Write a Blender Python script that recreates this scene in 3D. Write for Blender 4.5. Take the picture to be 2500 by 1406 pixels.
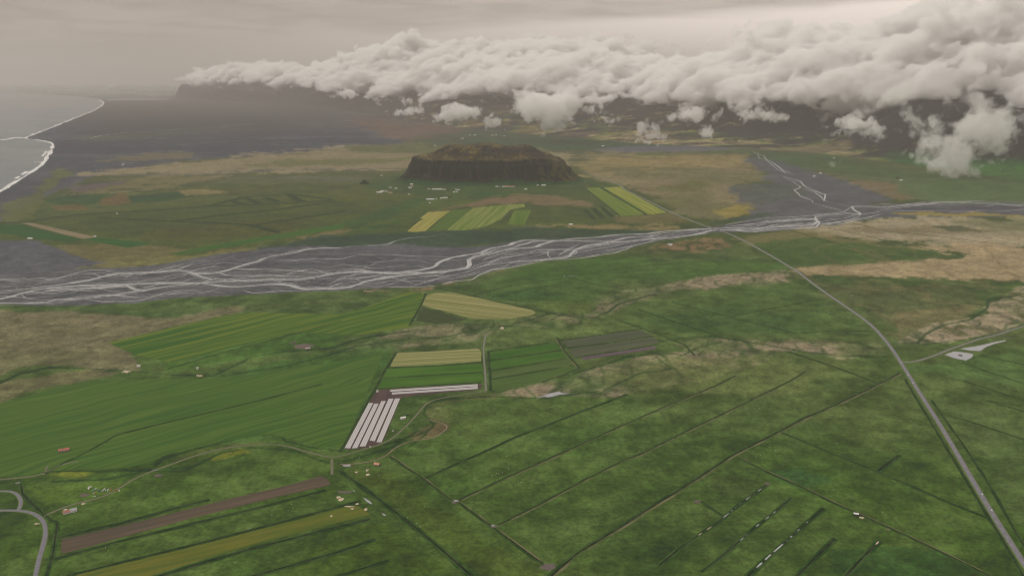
import bpy, math, random
import numpy as np
from mathutils import Vector
from mathutils.geometry import tessellate_polygon
import openvdb as vdb

# ------------------------------------------------------------------ camera
S = bpy.context.scene
for o in list(bpy.data.objects): bpy.data.objects.remove(o)
F, PITCH, HC = 2165.0, math.radians(13.33), 700.0        # focal length in photo pixels, pitch down, height of the eye
cam = bpy.data.cameras.new('camera'); camo = bpy.data.objects.new('camera', cam); S.collection.objects.link(camo)
camo.location = (0, 0, HC); camo.rotation_euler = (math.pi/2 - PITCH, 0, 0)
cam.sensor_width = 36; cam.lens = 36*F/2500; cam.clip_start = 1; cam.clip_end = 400000
S.camera = camo
S.render.resolution_x, S.render.resolution_y = 1024, 575
S.view_settings.view_transform = 'Standard'; S.view_settings.look = 'None'
S.view_settings.exposure = 0; S.view_settings.gamma = 1; S.view_settings.use_curve_mapping = False
cy = S.cycles
cy.use_denoising = True
cy.max_bounces = 12; cy.diffuse_bounces = 2; cy.glossy_bounces = 2; cy.volume_bounces = 9; cy.transparent_max_bounces = 48
cy.use_adaptive_sampling = False; cy.pixel_filter_type = 'BLACKMAN_HARRIS'; cy.filter_width = 1.15
cy.sample_clamp_indirect = 6

# ------------------------------------------------------------------ sky and sun
SUN_EL, SUN_AZ = math.radians(44), math.radians(-66)     # azimuth measured from +Y towards +X
W = bpy.data.worlds.new('World'); S.world = W; W.use_nodes = True
wt = W.node_tree; wn = wt.nodes; wl = wt.links; wn.clear()
def N(tree, t, **k):
    n = tree.nodes.new(t)
    for a, v in k.items():
        if a.startswith('i_'): n.inputs[a[2:]].default_value = v
        else: setattr(n, a, v)
    return n
def M(tree, op, a, b=None, c=None, clamp=False):
    n = tree.nodes.new('ShaderNodeMath'); n.operation = op; n.use_clamp = clamp
    for i, v in enumerate((a, b, c)):
        if v is None: continue
        if hasattr(v, 'links') or hasattr(v, 'is_output'): tree.links.new(v, n.inputs[i])
        else: n.inputs[i].default_value = v
    return n.outputs[0]
def MIX(tree, f, a, b, mode='MIX'):
    n = tree.nodes.new('ShaderNodeMix'); n.data_type = 'RGBA'; n.blend_type = mode
    for s, v in ((n.inputs[0], f), (n.inputs[6], a), (n.inputs[7], b)):
        if hasattr(v, 'is_output'): tree.links.new(v, s)
        else: s.default_value = v if isinstance(v, float) else (*v[:3], 1)
    return n.outputs[2]
def RMP(tree, f, lo, hi, a=0.0, b=1.0):
    n = tree.nodes.new('ShaderNodeMapRange'); n.interpolation_type = 'SMOOTHSTEP'
    tree.links.new(f, n.inputs[0])
    for i, v in enumerate((lo, hi, a, b)):
        if hasattr(v, 'is_output'): tree.links.new(v, n.inputs[i+1])
        else: n.inputs[i+1].default_value = v
    return n.outputs[0]
def NOISE(tree, vec, scale, detail=4, rough=.55, dist=0.0):
    n = tree.nodes.new('ShaderNodeTexNoise'); tree.links.new(vec, n.inputs['Vector'])
    n.inputs['Scale'].default_value = scale; n.inputs['Detail'].default_value = detail
    n.inputs['Roughness'].default_value = rough; n.inputs['Distortion'].default_value = dist
    return n.outputs[0]
def srgb(v):
    v = np.asarray(v, float)/255.0
    return np.where(v <= .04045, v/12.92, ((v+.055)/1.055)**2.4)

nish = N(wt, 'ShaderNodeTexSky', sky_type='NISHITA', sun_disc=False)
nish.sun_elevation = SUN_EL; nish.sun_rotation = SUN_AZ
tc = N(wt, 'ShaderNodeTexCoord')
sx = N(wt, 'ShaderNodeSeparateXYZ'); wl.new(tc.outputs['Generated'], sx.inputs[0])
X_, Y_, Z_ = sx.outputs
zz = M(wt, 'ADD', M(wt, 'MAXIMUM', Z_, 0.0), 0.05)
cv = N(wt, 'ShaderNodeCombineXYZ')                        # the point of the overcast deck that the direction meets
wl.new(M(wt, 'DIVIDE', X_, zz), cv.inputs[0]); wl.new(M(wt, 'DIVIDE', Y_, zz), cv.inputs[1])
deck = NOISE(wt, cv.outputs[0], .28, 5, .5, .4)
deck2 = NOISE(wt, cv.outputs[0], 1.3, 6, .55, .6)
# lower edge of the grey deck: a brighter gap lies under it, over the cloud bank
edge = M(wt, 'ADD', M(wt, 'ADD', M(wt, 'MULTIPLY', X_, 0.055), 0.052), M(wt, 'MULTIPLY', M(wt, 'SUBTRACT', deck, .5), .045))
hz_col = srgb((160, 149, 139)); gap_col = np.array((1.15, 1.02, .92)); top_l = srgb((162, 150, 139)); top_r = srgb((203, 191, 180)); zen = srgb((232, 225, 217))
azr = RMP(wt, X_, -.5, .42)
under = MIX(wt, azr, tuple(hz_col), tuple(gap_col))
above = MIX(wt, azr, tuple(top_l), tuple(top_r))
above = MIX(wt, RMP(wt, deck, .32, .68), above, MIX(wt, 0.16, above, tuple(gap_col)))
above = MIX(wt, RMP(wt, deck2, .38, .64, 0.0, .42), above, tuple(srgb((140, 130, 120))))
skyc = MIX(wt, RMP(wt, M(wt, 'SUBTRACT', Z_, edge), -.004, .012), under, above)
skyc = MIX(wt, RMP(wt, Z_, .12, .75), skyc, tuple(zen))
skyc = MIX(wt, RMP(wt, Z_, -.02, .0), tuple(srgb((120, 118, 104))), skyc)
bg1 = N(wt, 'ShaderNodeBackground'); wl.new(nish.outputs[0], bg1.inputs[0]); bg1.inputs[1].default_value = 0.05
bg2 = N(wt, 'ShaderNodeBackground'); wl.new(skyc, bg2.inputs[0]); bg2.inputs[1].default_value = 1.08
mx = N(wt, 'ShaderNodeMixShader'); mx.inputs[0].default_value = 0.94
wl.new(bg1.outputs[0], mx.inputs[1]); wl.new(bg2.outputs[0], mx.inputs[2])
wo = N(wt, 'ShaderNodeOutputWorld'); wl.new(mx.outputs[0], wo.inputs[0])
sund = bpy.data.lights.new('sun', 'SUN'); sund.energy = 1.6; sund.angle = math.radians(14); sund.color = (1, .95, .88)
suno = bpy.data.objects.new('sun', sund); S.collection.objects.link(suno)
sd = Vector((math.sin(SUN_AZ)*math.cos(SUN_EL), math.cos(SUN_AZ)*math.cos(SUN_EL), math.sin(SUN_EL)))
suno.rotation_euler = sd.to_track_quat('Z', 'Y').to_euler()

# ------------------------------------------------------------------ helpers
SIG = 3.0e-5                                              # haze, per metre
HAZE = srgb((160, 150, 141)); KL = 1.05                   # haze light, light that falls on level ground
C_, S_ = math.cos(PITCH), math.sin(PITCH)
def P(px, py, z=0.0):
    """The point at height z that the photograph shows at pixel (px, py)."""
    a = (px-1250)/F; b = (703-py)/F
    dy, dz = C_ + b*S_, b*C_ - S_
    t = (z-HC)/dz
    return (a*t, dy*t, z)
def PY(px, py, Y):
    """The point at distance Y in front of the eye that the photograph shows at (px, py)."""
    a = (px-1250)/F; b = (703-py)/F
    dy, dz = C_ + b*S_, b*C_ - S_
    t = Y/dy
    return (a*t, Y, HC+dz*t)
def to_px(x, y, z=0.0):
    zc = y*C_ + (HC-z)*S_; yc = (z-HC)*C_ + y*S_
    return 1250 + F*x/zc, 703 - F*yc/zc
ZOOM = {1: (0, 0), 2: (830, 0), 3: (1660, 0), 4: (0, 460), 5: (830, 460), 6: (1660, 460), 7: (0, 926), 8: (830, 926), 9: (1660, 926)}
def Q(k, *pts):
    """Points traced on the k-th enlargement of the photograph, as photo pixels."""
    ox, oy = ZOOM[k]; r = []
    for x, y in pts: r.append((ox + x/2.929, oy + y/2.929))
    return r
def G(pts, z=0.0): return np.array([P(x, y, z) for x, y in pts])
def albedo(c, dist=1500.0, k=1.0):
    L = srgb(c); L = L + (np.sum(L*np.array((.3, .59, .11)), -1, keepdims=True)-L)*.08; T = np.exp(-SIG*np.asarray(dist, float))
    if T.ndim: T = T[:, None]
    return np.clip((L - HAZE*(1-T))/(KL*T)*k, .008, .85)

def _hash(ix, iy, s):
    h = (ix.astype(np.int64)*374761393 + iy.astype(np.int64)*668265263 + s*1274126177) & 0xffffffff
    h = ((h ^ (h >> 13))*1274126177) & 0xffffffff
    h = h ^ (h >> 16)
    return (h & 0xffff)/65535.0
def vnoise(x, y, s=0):
    ix = np.floor(x); iy = np.floor(y); fx = x-ix; fy = y-iy
    fx = fx*fx*fx*(fx*(fx*6-15)+10); fy = fy*fy*fy*(fy*(fy*6-15)+10)
    a = _hash(ix, iy, s); b = _hash(ix+1, iy, s); c = _hash(ix, iy+1, s); d = _hash(ix+1, iy+1, s)
    return (a*(1-fx)+b*fx)*(1-fy) + (c*(1-fx)+d*fx)*fy
def fbm(x, y, size, octv=6, s=0, gain=.55):
    r = 0; a = 1; t = 0
    for i in range(octv):
        q = 2**i/size; ca, sa = math.cos(i*1.1+s), math.sin(i*1.1+s)
        r = r + a*vnoise((x*ca-y*sa)*q+i*17.3, (x*sa+y*ca)*q-i*9.1, s+i*31); t += a; a *= gain
    return r/t*2-1
def sstep(a, b, x):
    t = np.clip((x-a)/(b-a), 0, 1); return t*t*(3-2*t)

COL = S.collection
def tag(o, label=None, cat=None, group=None, kind=None):
    for k, v in (('label', label), ('category', cat), ('group', group), ('kind', kind)):
        if v: o[k] = v
    return o
def link(name, me, parent=None, loc=None):
    o = bpy.data.objects.new(name, me); COL.objects.link(o)
    if parent is not None: o.parent = parent
    if loc is not None: o.location = loc
    return o
def mesh(name, v, f, mats, mi=None, smooth=False):
    me = bpy.data.meshes.new(name); me.from_pydata([tuple(map(float, p)) for p in v], [], [tuple(map(int, q)) for q in f])
    for m in (mats if isinstance(mats, (list, tuple)) else [mats]): me.materials.append(m)
    if mi is not None: me.polygons.foreach_set('material_index', np.asarray(mi, np.int32))
    if smooth: me.polygons.foreach_set('use_smooth', np.ones(len(me.polygons), bool))
    me.update(); return me
def mesh_np(name, v, quads, mat, smooth=True, tris=None):
    """Fast mesh from arrays."""
    me = bpy.data.meshes.new(name)
    v = np.ascontiguousarray(v, np.float32); nq = len(quads); nt = 0 if tris is None else len(tris)
    me.vertices.add(len(v)); me.vertices.foreach_set('co', v.ravel())
    li = np.asarray(quads, np.int32).ravel() if nt == 0 else np.concatenate([np.asarray(quads, np.int32).ravel(), np.asarray(tris, np.int32).ravel()])
    me.loops.add(len(li)); me.loops.foreach_set('vertex_index', li)
    me.polygons.add(nq+nt)
    st = np.arange(nq, dtype=np.int32)*4
    if nt: st = np.concatenate([st, nq*4 + np.arange(nt, dtype=np.int32)*3])
    me.polygons.foreach_set('loop_start', st)
    if smooth: me.polygons.foreach_set('use_smooth', np.ones(nq+nt, bool))
    me.update(calc_edges=True); me.validate()
    if mat: me.materials.append(mat)
    return me
def grid_quads(nr, nc):
    a = (np.arange(nr-1)[:, None]*nc + np.arange(nc-1)[None]).ravel()
    return np.stack([a, a+1, a+nc+1, a+nc], 1)
def setcol(me, rgb):
    at = me.attributes.new('cover', 'FLOAT_COLOR', 'POINT')
    at.data.foreach_set('color', np.concatenate([rgb, np.ones((len(rgb), 1))], 1).astype(np.float32).ravel())

# ------------------------------------------------------------------ materials
def newmat(name):
    m = bpy.data.materials.new(name); m.use_nodes = True; t = m.node_tree
    return m, t, t.nodes['Principled BSDF']
def flat(name, c, rough=.8, metal=0.0, var=.15, scale=.6):
    m, t, b = newmat(name)
    g = N(t, 'ShaderNodeNewGeometry')
    n = NOISE(t, g.outputs['Position'], scale, 4)
    col = MIX(t, RMP(t, n, .3, .7), tuple(np.array(c)*(1-var)), tuple(np.minimum(np.array(c)*(1+var), 1)))
    t.links.new(col, b.inputs['Base Color']); b.inputs['Roughness'].default_value = rough; b.inputs['Metallic'].default_value = metal
    b.inputs['Specular IOR Level'].default_value = .3
    return m
def cover_mat(name, fine=(.12, .03), amt=.35):
    """Ground: its own colour per vertex, broken up by fractal relief and tufts."""
    m, t, b = newmat(name)
    at = N(t, 'ShaderNodeAttribute', attribute_name='cover')
    g = N(t, 'ShaderNodeNewGeometry')
    n1 = NOISE(t, g.outputs['Position'], fine[0], 6, .7, .3); n2 = NOISE(t, g.outputs['Position'], fine[1], 8, .7, .5)
    f = M(t, 'ADD', M(t, 'MULTIPLY', RMP(t, n1, .38, .62, -.5, .5), amt*1.25), M(t, 'MULTIPLY', RMP(t, n2, .36, .64, -.5, .5), amt*1.0))
    v = N(t, 'ShaderNodeVectorMath', operation='SCALE'); t.links.new(at.outputs['Color'], v.inputs[0]); t.links.new(M(t, 'ADD', f, 1.0), v.inputs['Scale'])
    t.links.new(v.outputs[0], b.inputs['Base Color'])
    b.inputs['Roughness'].default_value = .95; b.inputs['Specular IOR Level'].default_value = .12
    bp = N(t, 'ShaderNodeBump'); bp.inputs['Strength'].default_value = .35; bp.inputs['Distance'].default_value = 2.0
    t.links.new(n1, bp.inputs['Height']); t.links.new(bp.outputs[0], b.inputs['Normal'])
    return m
def field_mat(name, c1, c2, ang, spacing, length=400.0, fine=None, dist=2500.0, warp=0.0, patch=.35, lo=.36, hi=.64):
    """A worked field: bands that run at angle ang (radians in the ground plane), spacing metres apart."""
    m, t, b = newmat(name)
    g = N(t, 'ShaderNodeNewGeometry'); pos = g.outputs['Position']
    if warp:
        nn = N(t, 'ShaderNodeTexNoise'); t.links.new(pos, nn.inputs[0]); nn.inputs['Scale'].default_value = .004; nn.inputs['Detail'].default_value = 2
        vs = N(t, 'ShaderNodeVectorMath', operation='SCALE'); t.links.new(nn.outputs['Color'], vs.inputs[0]); vs.inputs['Scale'].default_value = warp
        va = N(t, 'ShaderNodeVectorMath', operation='ADD'); t.links.new(pos, va.inputs[0]); t.links.new(vs.outputs[0], va.inputs[1]); pos2 = va.outputs[0]
    else: pos2 = pos
    r = N(t, 'ShaderNodeVectorRotate', rotation_type='Z_AXIS'); t.links.new(pos2, r.inputs['Vector']); r.inputs['Angle'].default_value = -ang
    s = N(t, 'ShaderNodeVectorMath', operation='MULTIPLY'); t.links.new(r.outputs[0], s.inputs[0]); s.inputs[1].default_value = (1/length, 1/spacing, 0)
    band = NOISE(t, s.outputs[0], 1.0, 3, .65)
    a1, a2 = albedo(c1, dist), albedo(c2, dist)
    col = MIX(t, RMP(t, band, lo, hi), tuple(a1), tuple(a2))
    pn = NOISE(t, g.outputs['Position'], .012, 6, .6, .5)
    col = MIX(t, RMP(t, pn, .3, .7, 0.0, patch), col, tuple(np.array(a1)*.72))
    fn = NOISE(t, g.outputs['Position'], .25, 4, .7)
    v = N(t, 'ShaderNodeVectorMath', operation='SCALE'); t.links.new(col, v.inputs[0]); t.links.new(M(t, 'ADD', M(t, 'MULTIPLY', fn, .5), .75), v.inputs['Scale'])
    t.links.new(v.outputs[0], b.inputs['Base Color']); b.inputs['Roughness'].default_value = .95; b.inputs['Specular IOR Level'].default_value = .1
    return m
def volume_mat(name, col, dens, aniso=0.0):
    m = bpy.data.materials.new(name); m.use_nodes = True; t = m.node_tree; t.nodes.clear()
    v = N(t, 'ShaderNodeVolumePrincipled'); v.inputs['Color'].default_value = (*col, 1); v.inputs['Density'].default_value = dens; v.inputs['Anisotropy'].default_value = aniso
    o = N(t, 'ShaderNodeOutputMaterial'); t.links.new(v.outputs[0], o.inputs['Volume'])
    return m
# ------------------------------------------------------------------ ground: one sheet, its cover painted per vertex
def poly_sd(px, py, poly, sy=2.2):
    """Signed distance to a polygon in photo pixels (positive inside), rows counted sy times."""
    P_ = np.array(poly, float); P_[:, 1] *= sy; y = py*sy; x = px
    n = len(P_); d = np.full(x.shape, 1e18); ins = np.zeros(x.shape, bool)
    for i in range(n):
        a, b = P_[i], P_[(i+1) % n]
        ex, ey = b-a; wx, wy = x-a[0], y-a[1]
        t = np.clip((wx*ex+wy*ey)/(ex*ex+ey*ey+1e-9), 0, 1)
        d = np.minimum(d, (wx-ex*t)**2+(wy-ey*t)**2)
        c = ((a[1] > y) != (b[1] > y)) & (x < (b[0]-a[0])*(y-a[1])/(b[1]-a[1]+1e-12)+a[0]); ins ^= c
    d = np.sqrt(d); return np.where(ins, d, -d)
def line_d(px, py, line, sy=2.2):
    L = np.array(line, float); L[:, 1] *= sy; y = py*sy
    d = np.full(px.shape, 1e18)
    for a, b in zip(L[:-1], L[1:]):
        ex, ey = b-a; wx, wy = px-a[0], y-a[1]
        t = np.clip((wx*ex+wy*ey)/(ex*ex+ey*ey+1e-9), 0, 1)
        d = np.minimum(d, (wx-ex*t)**2+(wy-ey*t)**2)
    return np.sqrt(d)

rows = np.concatenate([[5200, 3600, 2600, 2000], np.arange(1560, 420, -2.7), np.arange(420, 240, -1.8), np.arange(240, 212, -1.0), [210, 208, 206.5]])
Yr = np.array([P(1250, r)[1] for r in rows]); Yr = np.concatenate([[-3500, -1500, -500], Yr[Yr < 92000]])
prow = np.concatenate([[9000, 8000, 7000], rows[:len(Yr)-3]])
cols = np.concatenate([[-3000, -1600, -900], np.arange(-420, 2930, 3.4), [3400, 4200, 5600]])
dep = np.maximum(Yr, 500)*C_ + HC*S_
gx = (cols[None]-1250)/F*dep[:, None]; gx = np.clip(gx, -86000, 86000); gy = np.repeat(Yr[:, None], len(cols), 1)
VX, VY = gx.ravel(), gy.ravel()
PX, PYY = to_px(VX, np.maximum(VY, 300)); PYY = np.minimum(PYY, 1800)
DIST = np.sqrt(VX**2+VY**2+HC**2)
F1 = fbm(VX, VY, 1900, 8, 3, .6); F2 = fbm(VX, VY, 420, 7, 11, .62); F3 = fbm(VX+300*F1, VY+300*F2, 900, 8, 21, .58); F4 = fbm(VX, VY, 90, 5, 33, .65)
STR = fbm(VX, VY*1.0, 5200, 9, 41, .6)
base_y = np.array([205, 232, 262, 300, 335, 400, 470, 550, 650, 760, 900, 1050, 1200, 1406, 1800])
base_c = np.array([(156, 150, 141), (147, 141, 132), (112, 109, 104), (104, 99, 92), (98, 94, 84), (96, 96, 68), (84, 90, 58), (80, 88, 54), (82, 96, 58), (80, 97, 56), (77, 97, 50), (72, 95, 44), (67, 92, 37), (65, 89, 34), (65, 89, 34)], float)
RGB = np.stack([np.interp(PYY, base_y, base_c[:, k]) for k in range(3)], 1)
def lay(a, c):
    global RGB
    a = np.clip(a, 0, 1)[:, None]; RGB = RGB*(1-a) + np.asarray(c, float)*a
def region(poly, c, soft=10, warp=10, amt=1.0, sy=2.2, noise=None, box=40):
    """Blend colour c into the cover inside a traced outline with an uneven edge."""
    q = np.array(poly); m = (PX > q[:, 0].min()-box) & (PX < q[:, 0].max()+box) & (PYY > q[:, 1].min()-box) & (PYY < q[:, 1].max()+box)
    if not m.any(): return
    sd = poly_sd(PX[m], PYY[m], poly, sy)
    a = sstep(-soft/2, soft/2, sd + warp*(F2[m]*2.6+F4[m]*2.2+F3[m]*1.6))*amt
    if noise is not None: a = a*noise[m]
    RGB[m] = RGB[m]*(1-a[:, None]) + np.asarray(c, float)*a[:, None]
def stroke(line, c, w=3, soft=3, warp=1.5, amt=1.0, sy=2.2):
    q = np.array(line); m = (PX > q[:, 0].min()-40) & (PX < q[:, 0].max()+40) & (PYY > q[:, 1].min()-30) & (PYY < q[:, 1].max()+30)
    if not m.any(): return
    d = line_d(PX[m], PYY[m], line, sy)
    a = (1-sstep(w/2, w/2+soft, d + warp*(F2[m]+F4[m])))*amt
    RGB[m] = RGB[m]*(1-a[:, None]) + np.asarray(c, float)*a[:, None]
near = sstep(480, 700, PYY); far = 1-near
# mottled pasture: olive, yellow-green and blue-green sward
lay(near*sstep(.02, .42, F1)*.4, (94, 102, 60)); lay(near*sstep(.05, .5, F3)*.25, (56, 80, 44))
lay(near*sstep(.04, .4, F2)*.2, (84, 108, 46)); lay(near*sstep(.04, .4, -F2)*.2, (56, 72, 38)); lay(near*sstep(.0, .3, F4)*.24, (98, 112, 62)); lay(near*sstep(.0, .3, -F4)*.24, (48, 66, 34))
lay(sstep(700, 1300, PYY)*sstep(.05, .4, -F3)*.25, (84, 96, 40))
lay(far*sstep(.0, .5, F3)*.3, (104, 98, 74)); lay(far*sstep(.1, .5, -F1)*.28, (70, 86, 56))
V1 = fbm(VX*.75, VY*.42, 190, 4, 51, .55); V2 = fbm(VX*.7+40, VY*.4, 95, 3, 57, .55)
vein = np.clip((1-np.abs(V1)/.085), 0, 1)*.9; vein2 = np.clip((1-np.abs(V2)/.075), 0, 1)*.75; V3 = fbm(VX*.8, VY*.45, 48, 3, 59, .55); VEIN = np.maximum(np.maximum(vein, vein2), np.clip(1-np.abs(V3)/.09, 0, 1)*.55)
ISL = sstep(-.22, .12, fbm(VX*.6, VY, 110, 5, 53, .6))

# --- beyond the river: black sand, straw and moor
SAND, SAND2 = (96, 95, 96), (86, 85, 87)
region([(-400, 520), (-400, 248), (150, 243), (430, 243), (640, 252), (800, 272), (860, 292), (905, 318), (985, 338), (985, 350), (830, 362), (700, 380), (560, 387), (410, 398), (330, 410), (240, 428), (140, 470), (60, 505), (0, 540), (-200, 600)], SAND, 8, 5)
region([(135, 350), (260, 300), (500, 290), (860, 318), (980, 345), (700, 378), (420, 396), (240, 424), (130, 470), (0, 530), (-100, 520), (-20, 470)], SAND2, 14, 12, .8)
lay(sstep(248, 262, PYY)*(1-sstep(420, 470, PYY))*(PX < 980)*sstep(.02, .25, fbm(VX*.12, VY*.8, 300, 5, 73))*.5*(RGB[:, 1] < 100), (112, 106, 106))
lay(sstep(248, 262, PYY)*(1-sstep(380, 430, PYY))*(PX < 900)*sstep(.0, .35, fbm(VX*.25, VY*.9, 500, 6, 71))*.35, (80, 76, 82))
region([(560, 300), (760, 280), (870, 298), (900, 312), (700, 318), (500, 322)], (112, 100, 92), 14, 8, .5)
region([(170, 340), (400, 322), (620, 306), (640, 308), (420, 330), (250, 344)], (104, 102, 88), 8, 6, .6)
region([(240, 392), (360, 374), (480, 372), (470, 386), (330, 396)], (112, 104, 84), 8, 6, .8)
region([(840, 280), (980, 300), (1180, 300), (1420, 325), (1180, 348), (960, 342), (900, 318)], (116, 99, 89), 16, 12, .75)
region([(1180, 300), (1560, 330), (1850, 345), (1850, 362), (1500, 362), (1180, 372), (1000, 348)], (86, 94, 70), 18, 14, .7)
region([(1090, 360), (1150, 344), (1500, 350), (1800, 352), (1840, 362), (1600, 366), (1430, 372), (1300, 376)], (82, 92, 64), 14, 10, .55)
region([(1420, 366), (1540, 358), (1800, 352), (1825, 362), (1700, 372), (1500, 374)], (104, 101, 106), 8, 5, .9)
TAN, TAN2 = (134, 123, 97), (122, 113, 85)
region([(205, 426), (440, 398), (580, 381), (840, 362), (1010, 352), (1400, 372), (1400, 410), (1010, 415), (840, 412), (700, 420), (500, 427), (380, 424), (250, 434)], TAN, 10, 10, .85)
region([(560, 402), (700, 392), (1000, 384), (1010, 392), (800, 404), (640, 414)], (98, 100, 66), 10, 12, .7)
region([(850, 362), (1010, 352), (1240, 360), (1240, 380), (1000, 378), (850, 372)], (86, 90, 62), 10, 8, .6)
region([(120, 470), (270, 432), (420, 426), (560, 430), (500, 446), (320, 462), (180, 480)], (122, 110, 84), 12, 16, .6)
region([(60, 480), (150, 418), (170, 420), (120, 470), (80, 520), (20, 545), (0, 520)], (96, 98, 66), 10, 10, .85)
region([(130, 470), (230, 440), (340, 436), (300, 452), (200, 470)], (96, 88, 92), 8, 8, .7)
region([(100, 500), (190, 478), (300, 476), (420, 470), (700, 474), (520, 500), (240, 520), (130, 524)], (88, 96, 62), 10, 10, .6)
region([(110, 488), (170, 475), (260, 475), (230, 498), (150, 502)], (66, 84, 50), 5, 5, .7)
region([(250, 500), (250, 485), (300, 474), (325, 492), (280, 500)], (112, 88, 68), 6, 5, .6)
region([(130, 505), (200, 498), (210, 510), (140, 512)], (110, 88, 66), 6, 6, .6)
region([(315, 480), (440, 468), (480, 478), (390, 492), (320, 494)], (60, 78, 50), 4, 3, .7)
region([(432, 466), (500, 463), (570, 468), (520, 474), (455, 478)], (128, 116, 82), 3, 2, .8)
region([(880, 440), (1000, 425), (1060, 452), (1300, 455), (1440, 440), (1440, 470), (1200, 480), (900, 470)], (74, 88, 50), 12, 10, .6)
region([(1430, 372), (1836, 368), (1850, 395), (1885, 440), (1800, 455), (1850, 498), (1840, 520), (1780, 545), (1700, 537), (1640, 514), (1560, 468), (1490, 440), (1400, 418)], TAN2, 12, 14, .95, noise=.62+.45*sstep(-.3, .4, F3))
region([(1400, 405), (1500, 385), (1830, 372), (1850, 398), (1700, 410), (1500, 420), (1420, 425)], (140, 124, 84), 14, 14, .6)
region([(1430, 440), (1520, 455), (1640, 520), (1560, 520), (1440, 470)], (76, 92, 52), 8, 6, .6)
region([(1560, 490), (1660, 480), (1720, 470), (1700, 500), (1640, 510)], (90, 96, 58), 14, 16, .4)
region([(1730, 515), (1800, 500), (1855, 510), (1845, 525), (1770, 536)], (138, 125, 66), 8, 10, .8)
region([(1600, 460), (1700, 440), (1740, 455), (1660, 470)], (92, 96, 58), 8, 10, .6)
# cultivated plain beyond the river
region([(0, 600), (60, 540), (500, 500), (1000, 470), (1060, 500), (900, 560), (600, 610), (300, 640)], (82, 88, 50), 16, 14, .55)
region([(360, 545), (600, 540), (760, 530), (700, 570), (500, 585), (350, 580)], (82, 78, 52), 20, 20, .5)
region([(640, 480), (900, 468), (1000, 478), (950, 492), (700, 500)], (92, 96, 56), 10, 10, .5)
region([(150, 600), (300, 594), (480, 610), (400, 625), (330, 640), (200, 635)], (112, 102, 72), 14, 12, .7)
region([(500, 618), (700, 590), (840, 560), (960, 525), (1100, 480), (1250, 485), (1280, 497), (1150, 505), (1030, 520), (880, 565), (760, 588), (600, 612)], (112, 100, 72), 10, 12, .75)
region([(1050, 508), (1130, 492), (1290, 478), (1360, 482), (1440, 500), (1330, 505), (1290, 496), (1150, 506)], (116, 100, 78), 8, 8, .8)
region([(1330, 552), (1500, 545), (1700, 548), (1720, 556), (1640, 566), (1500, 562), (1300, 556)], (126, 112, 78), 6, 8, .9)
region([(1500, 528), (1640, 520), (1700, 545), (1500, 548)], (112, 100, 70), 8, 6, .6)
region([(830, 545), (900, 520), (1000, 490), (1180, 470), (1230, 474), (1040, 520), (940, 560), (870, 572)], (66, 88, 44), 8, 8, .6)
region([(0, 588), (90, 588), (165, 620), (235, 642), (330, 652), (205, 660), (0, 668), (-420, 690), (-420, 560)], (88, 88, 92), 10, 6)
# --- the braided river's gravel
bedT = [(-420, 690), (0, 672), (205, 656), (300, 655), (400, 645), (480, 630), (560, 618), (680, 603), (760, 598), (830, 602), (940, 597), (990, 597), (1060, 604), (1160, 602), (1230, 590), (1285, 586), (1400, 587), (1500, 576), (1640, 565), (1670, 561), (1742, 552), (1800, 545), (1860, 530), (1900, 525), (1960, 520), (2080, 506), (2150, 499), (2250, 493), (2400, 489), (2500, 492), (2930, 500)]
bedB = [(-420, 765), (0, 743), (110, 747), (200, 745), (330, 738), (430, 727), (560, 722), (700, 715), (820, 710), (930, 704), (1030, 700), (1130, 682), (1230, 656), (1330, 634), (1440, 626), (1540, 607), (1600, 591), (1670, 580), (1742, 568), (1850, 568), (1960, 557), (2060, 548), (2100, 538), (2160, 531), (2400, 531), (2500, 529), (2930, 545)]
GRAV = (90, 90, 92)
region([(470, 634), (560, 612), (700, 594), (780, 576), (900, 568), (1000, 566), (1200, 562), (1310, 556), (1400, 557), (1500, 560), (1640, 562), (1660, 565), (1500, 580), (1400, 590), (1230, 594), (1060, 608), (830, 606), (600, 622)], (66, 78, 64), 7, 6, .95)
region([(200, 655), (360, 640), (480, 622), (620, 604), (650, 612), (520, 632), (380, 650), (260, 662)], (112, 108, 68), 6, 12, .85)
region([(1300, 560), (1500, 566), (1560, 575), (1400, 584), (1290, 580)], (70, 80, 62), 5, 8, .8)
region(bedT+bedB[::-1], GRAV, 5, 3, 1.0, 3.2)
m = (PYY > 480) & (PYY < 770); sd = np.full(PX.shape, -99.0); sd[m] = poly_sd(PX[m], PYY[m], bedT+bedB[::-1], 3.2)
R1 = fbm(VX*.35+VY*.1, VY, 130, 6, 81, .6)
lay((sd > 0)*sstep(.05, .4, R1)*.4, (78, 74, 80)); lay((sd > 0)*sstep(.1, .45, -R1)*.35, (108, 104, 106))
region([(1836, 369), (1870, 384), (1960, 408), (2010, 424), (2080, 440), (2150, 458), (2185, 480), (2200, 495), (2080, 522), (1900, 532), (1780, 548), (1820, 522), (1850, 500), (1800, 470), (1790, 455), (1880, 440), (1850, 412), (1828, 384)], (95, 94, 95), 14, 16)
region([(1790, 455), (1880, 440), (1960, 450), (1960, 470), (1860, 500), (1800, 470)], (88, 92, 82), 10, 12, .7)
region([(1740, 540), (1800, 528), (1900, 520), (1860, 530), (1790, 545), (1720, 552)], (72, 82, 66), 6, 8, .8)
region([(2180, 521), (2250, 517), (2400, 522), (2500, 526), (2500, 529), (2300, 527)], (140, 126, 62), 3, 5, .8)
region([(2020, 425), (2100, 430), (2250, 445), (2260, 480), (2200, 494), (2120, 470), (2070, 440)], (118, 104, 80), 10, 9, .8)
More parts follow.
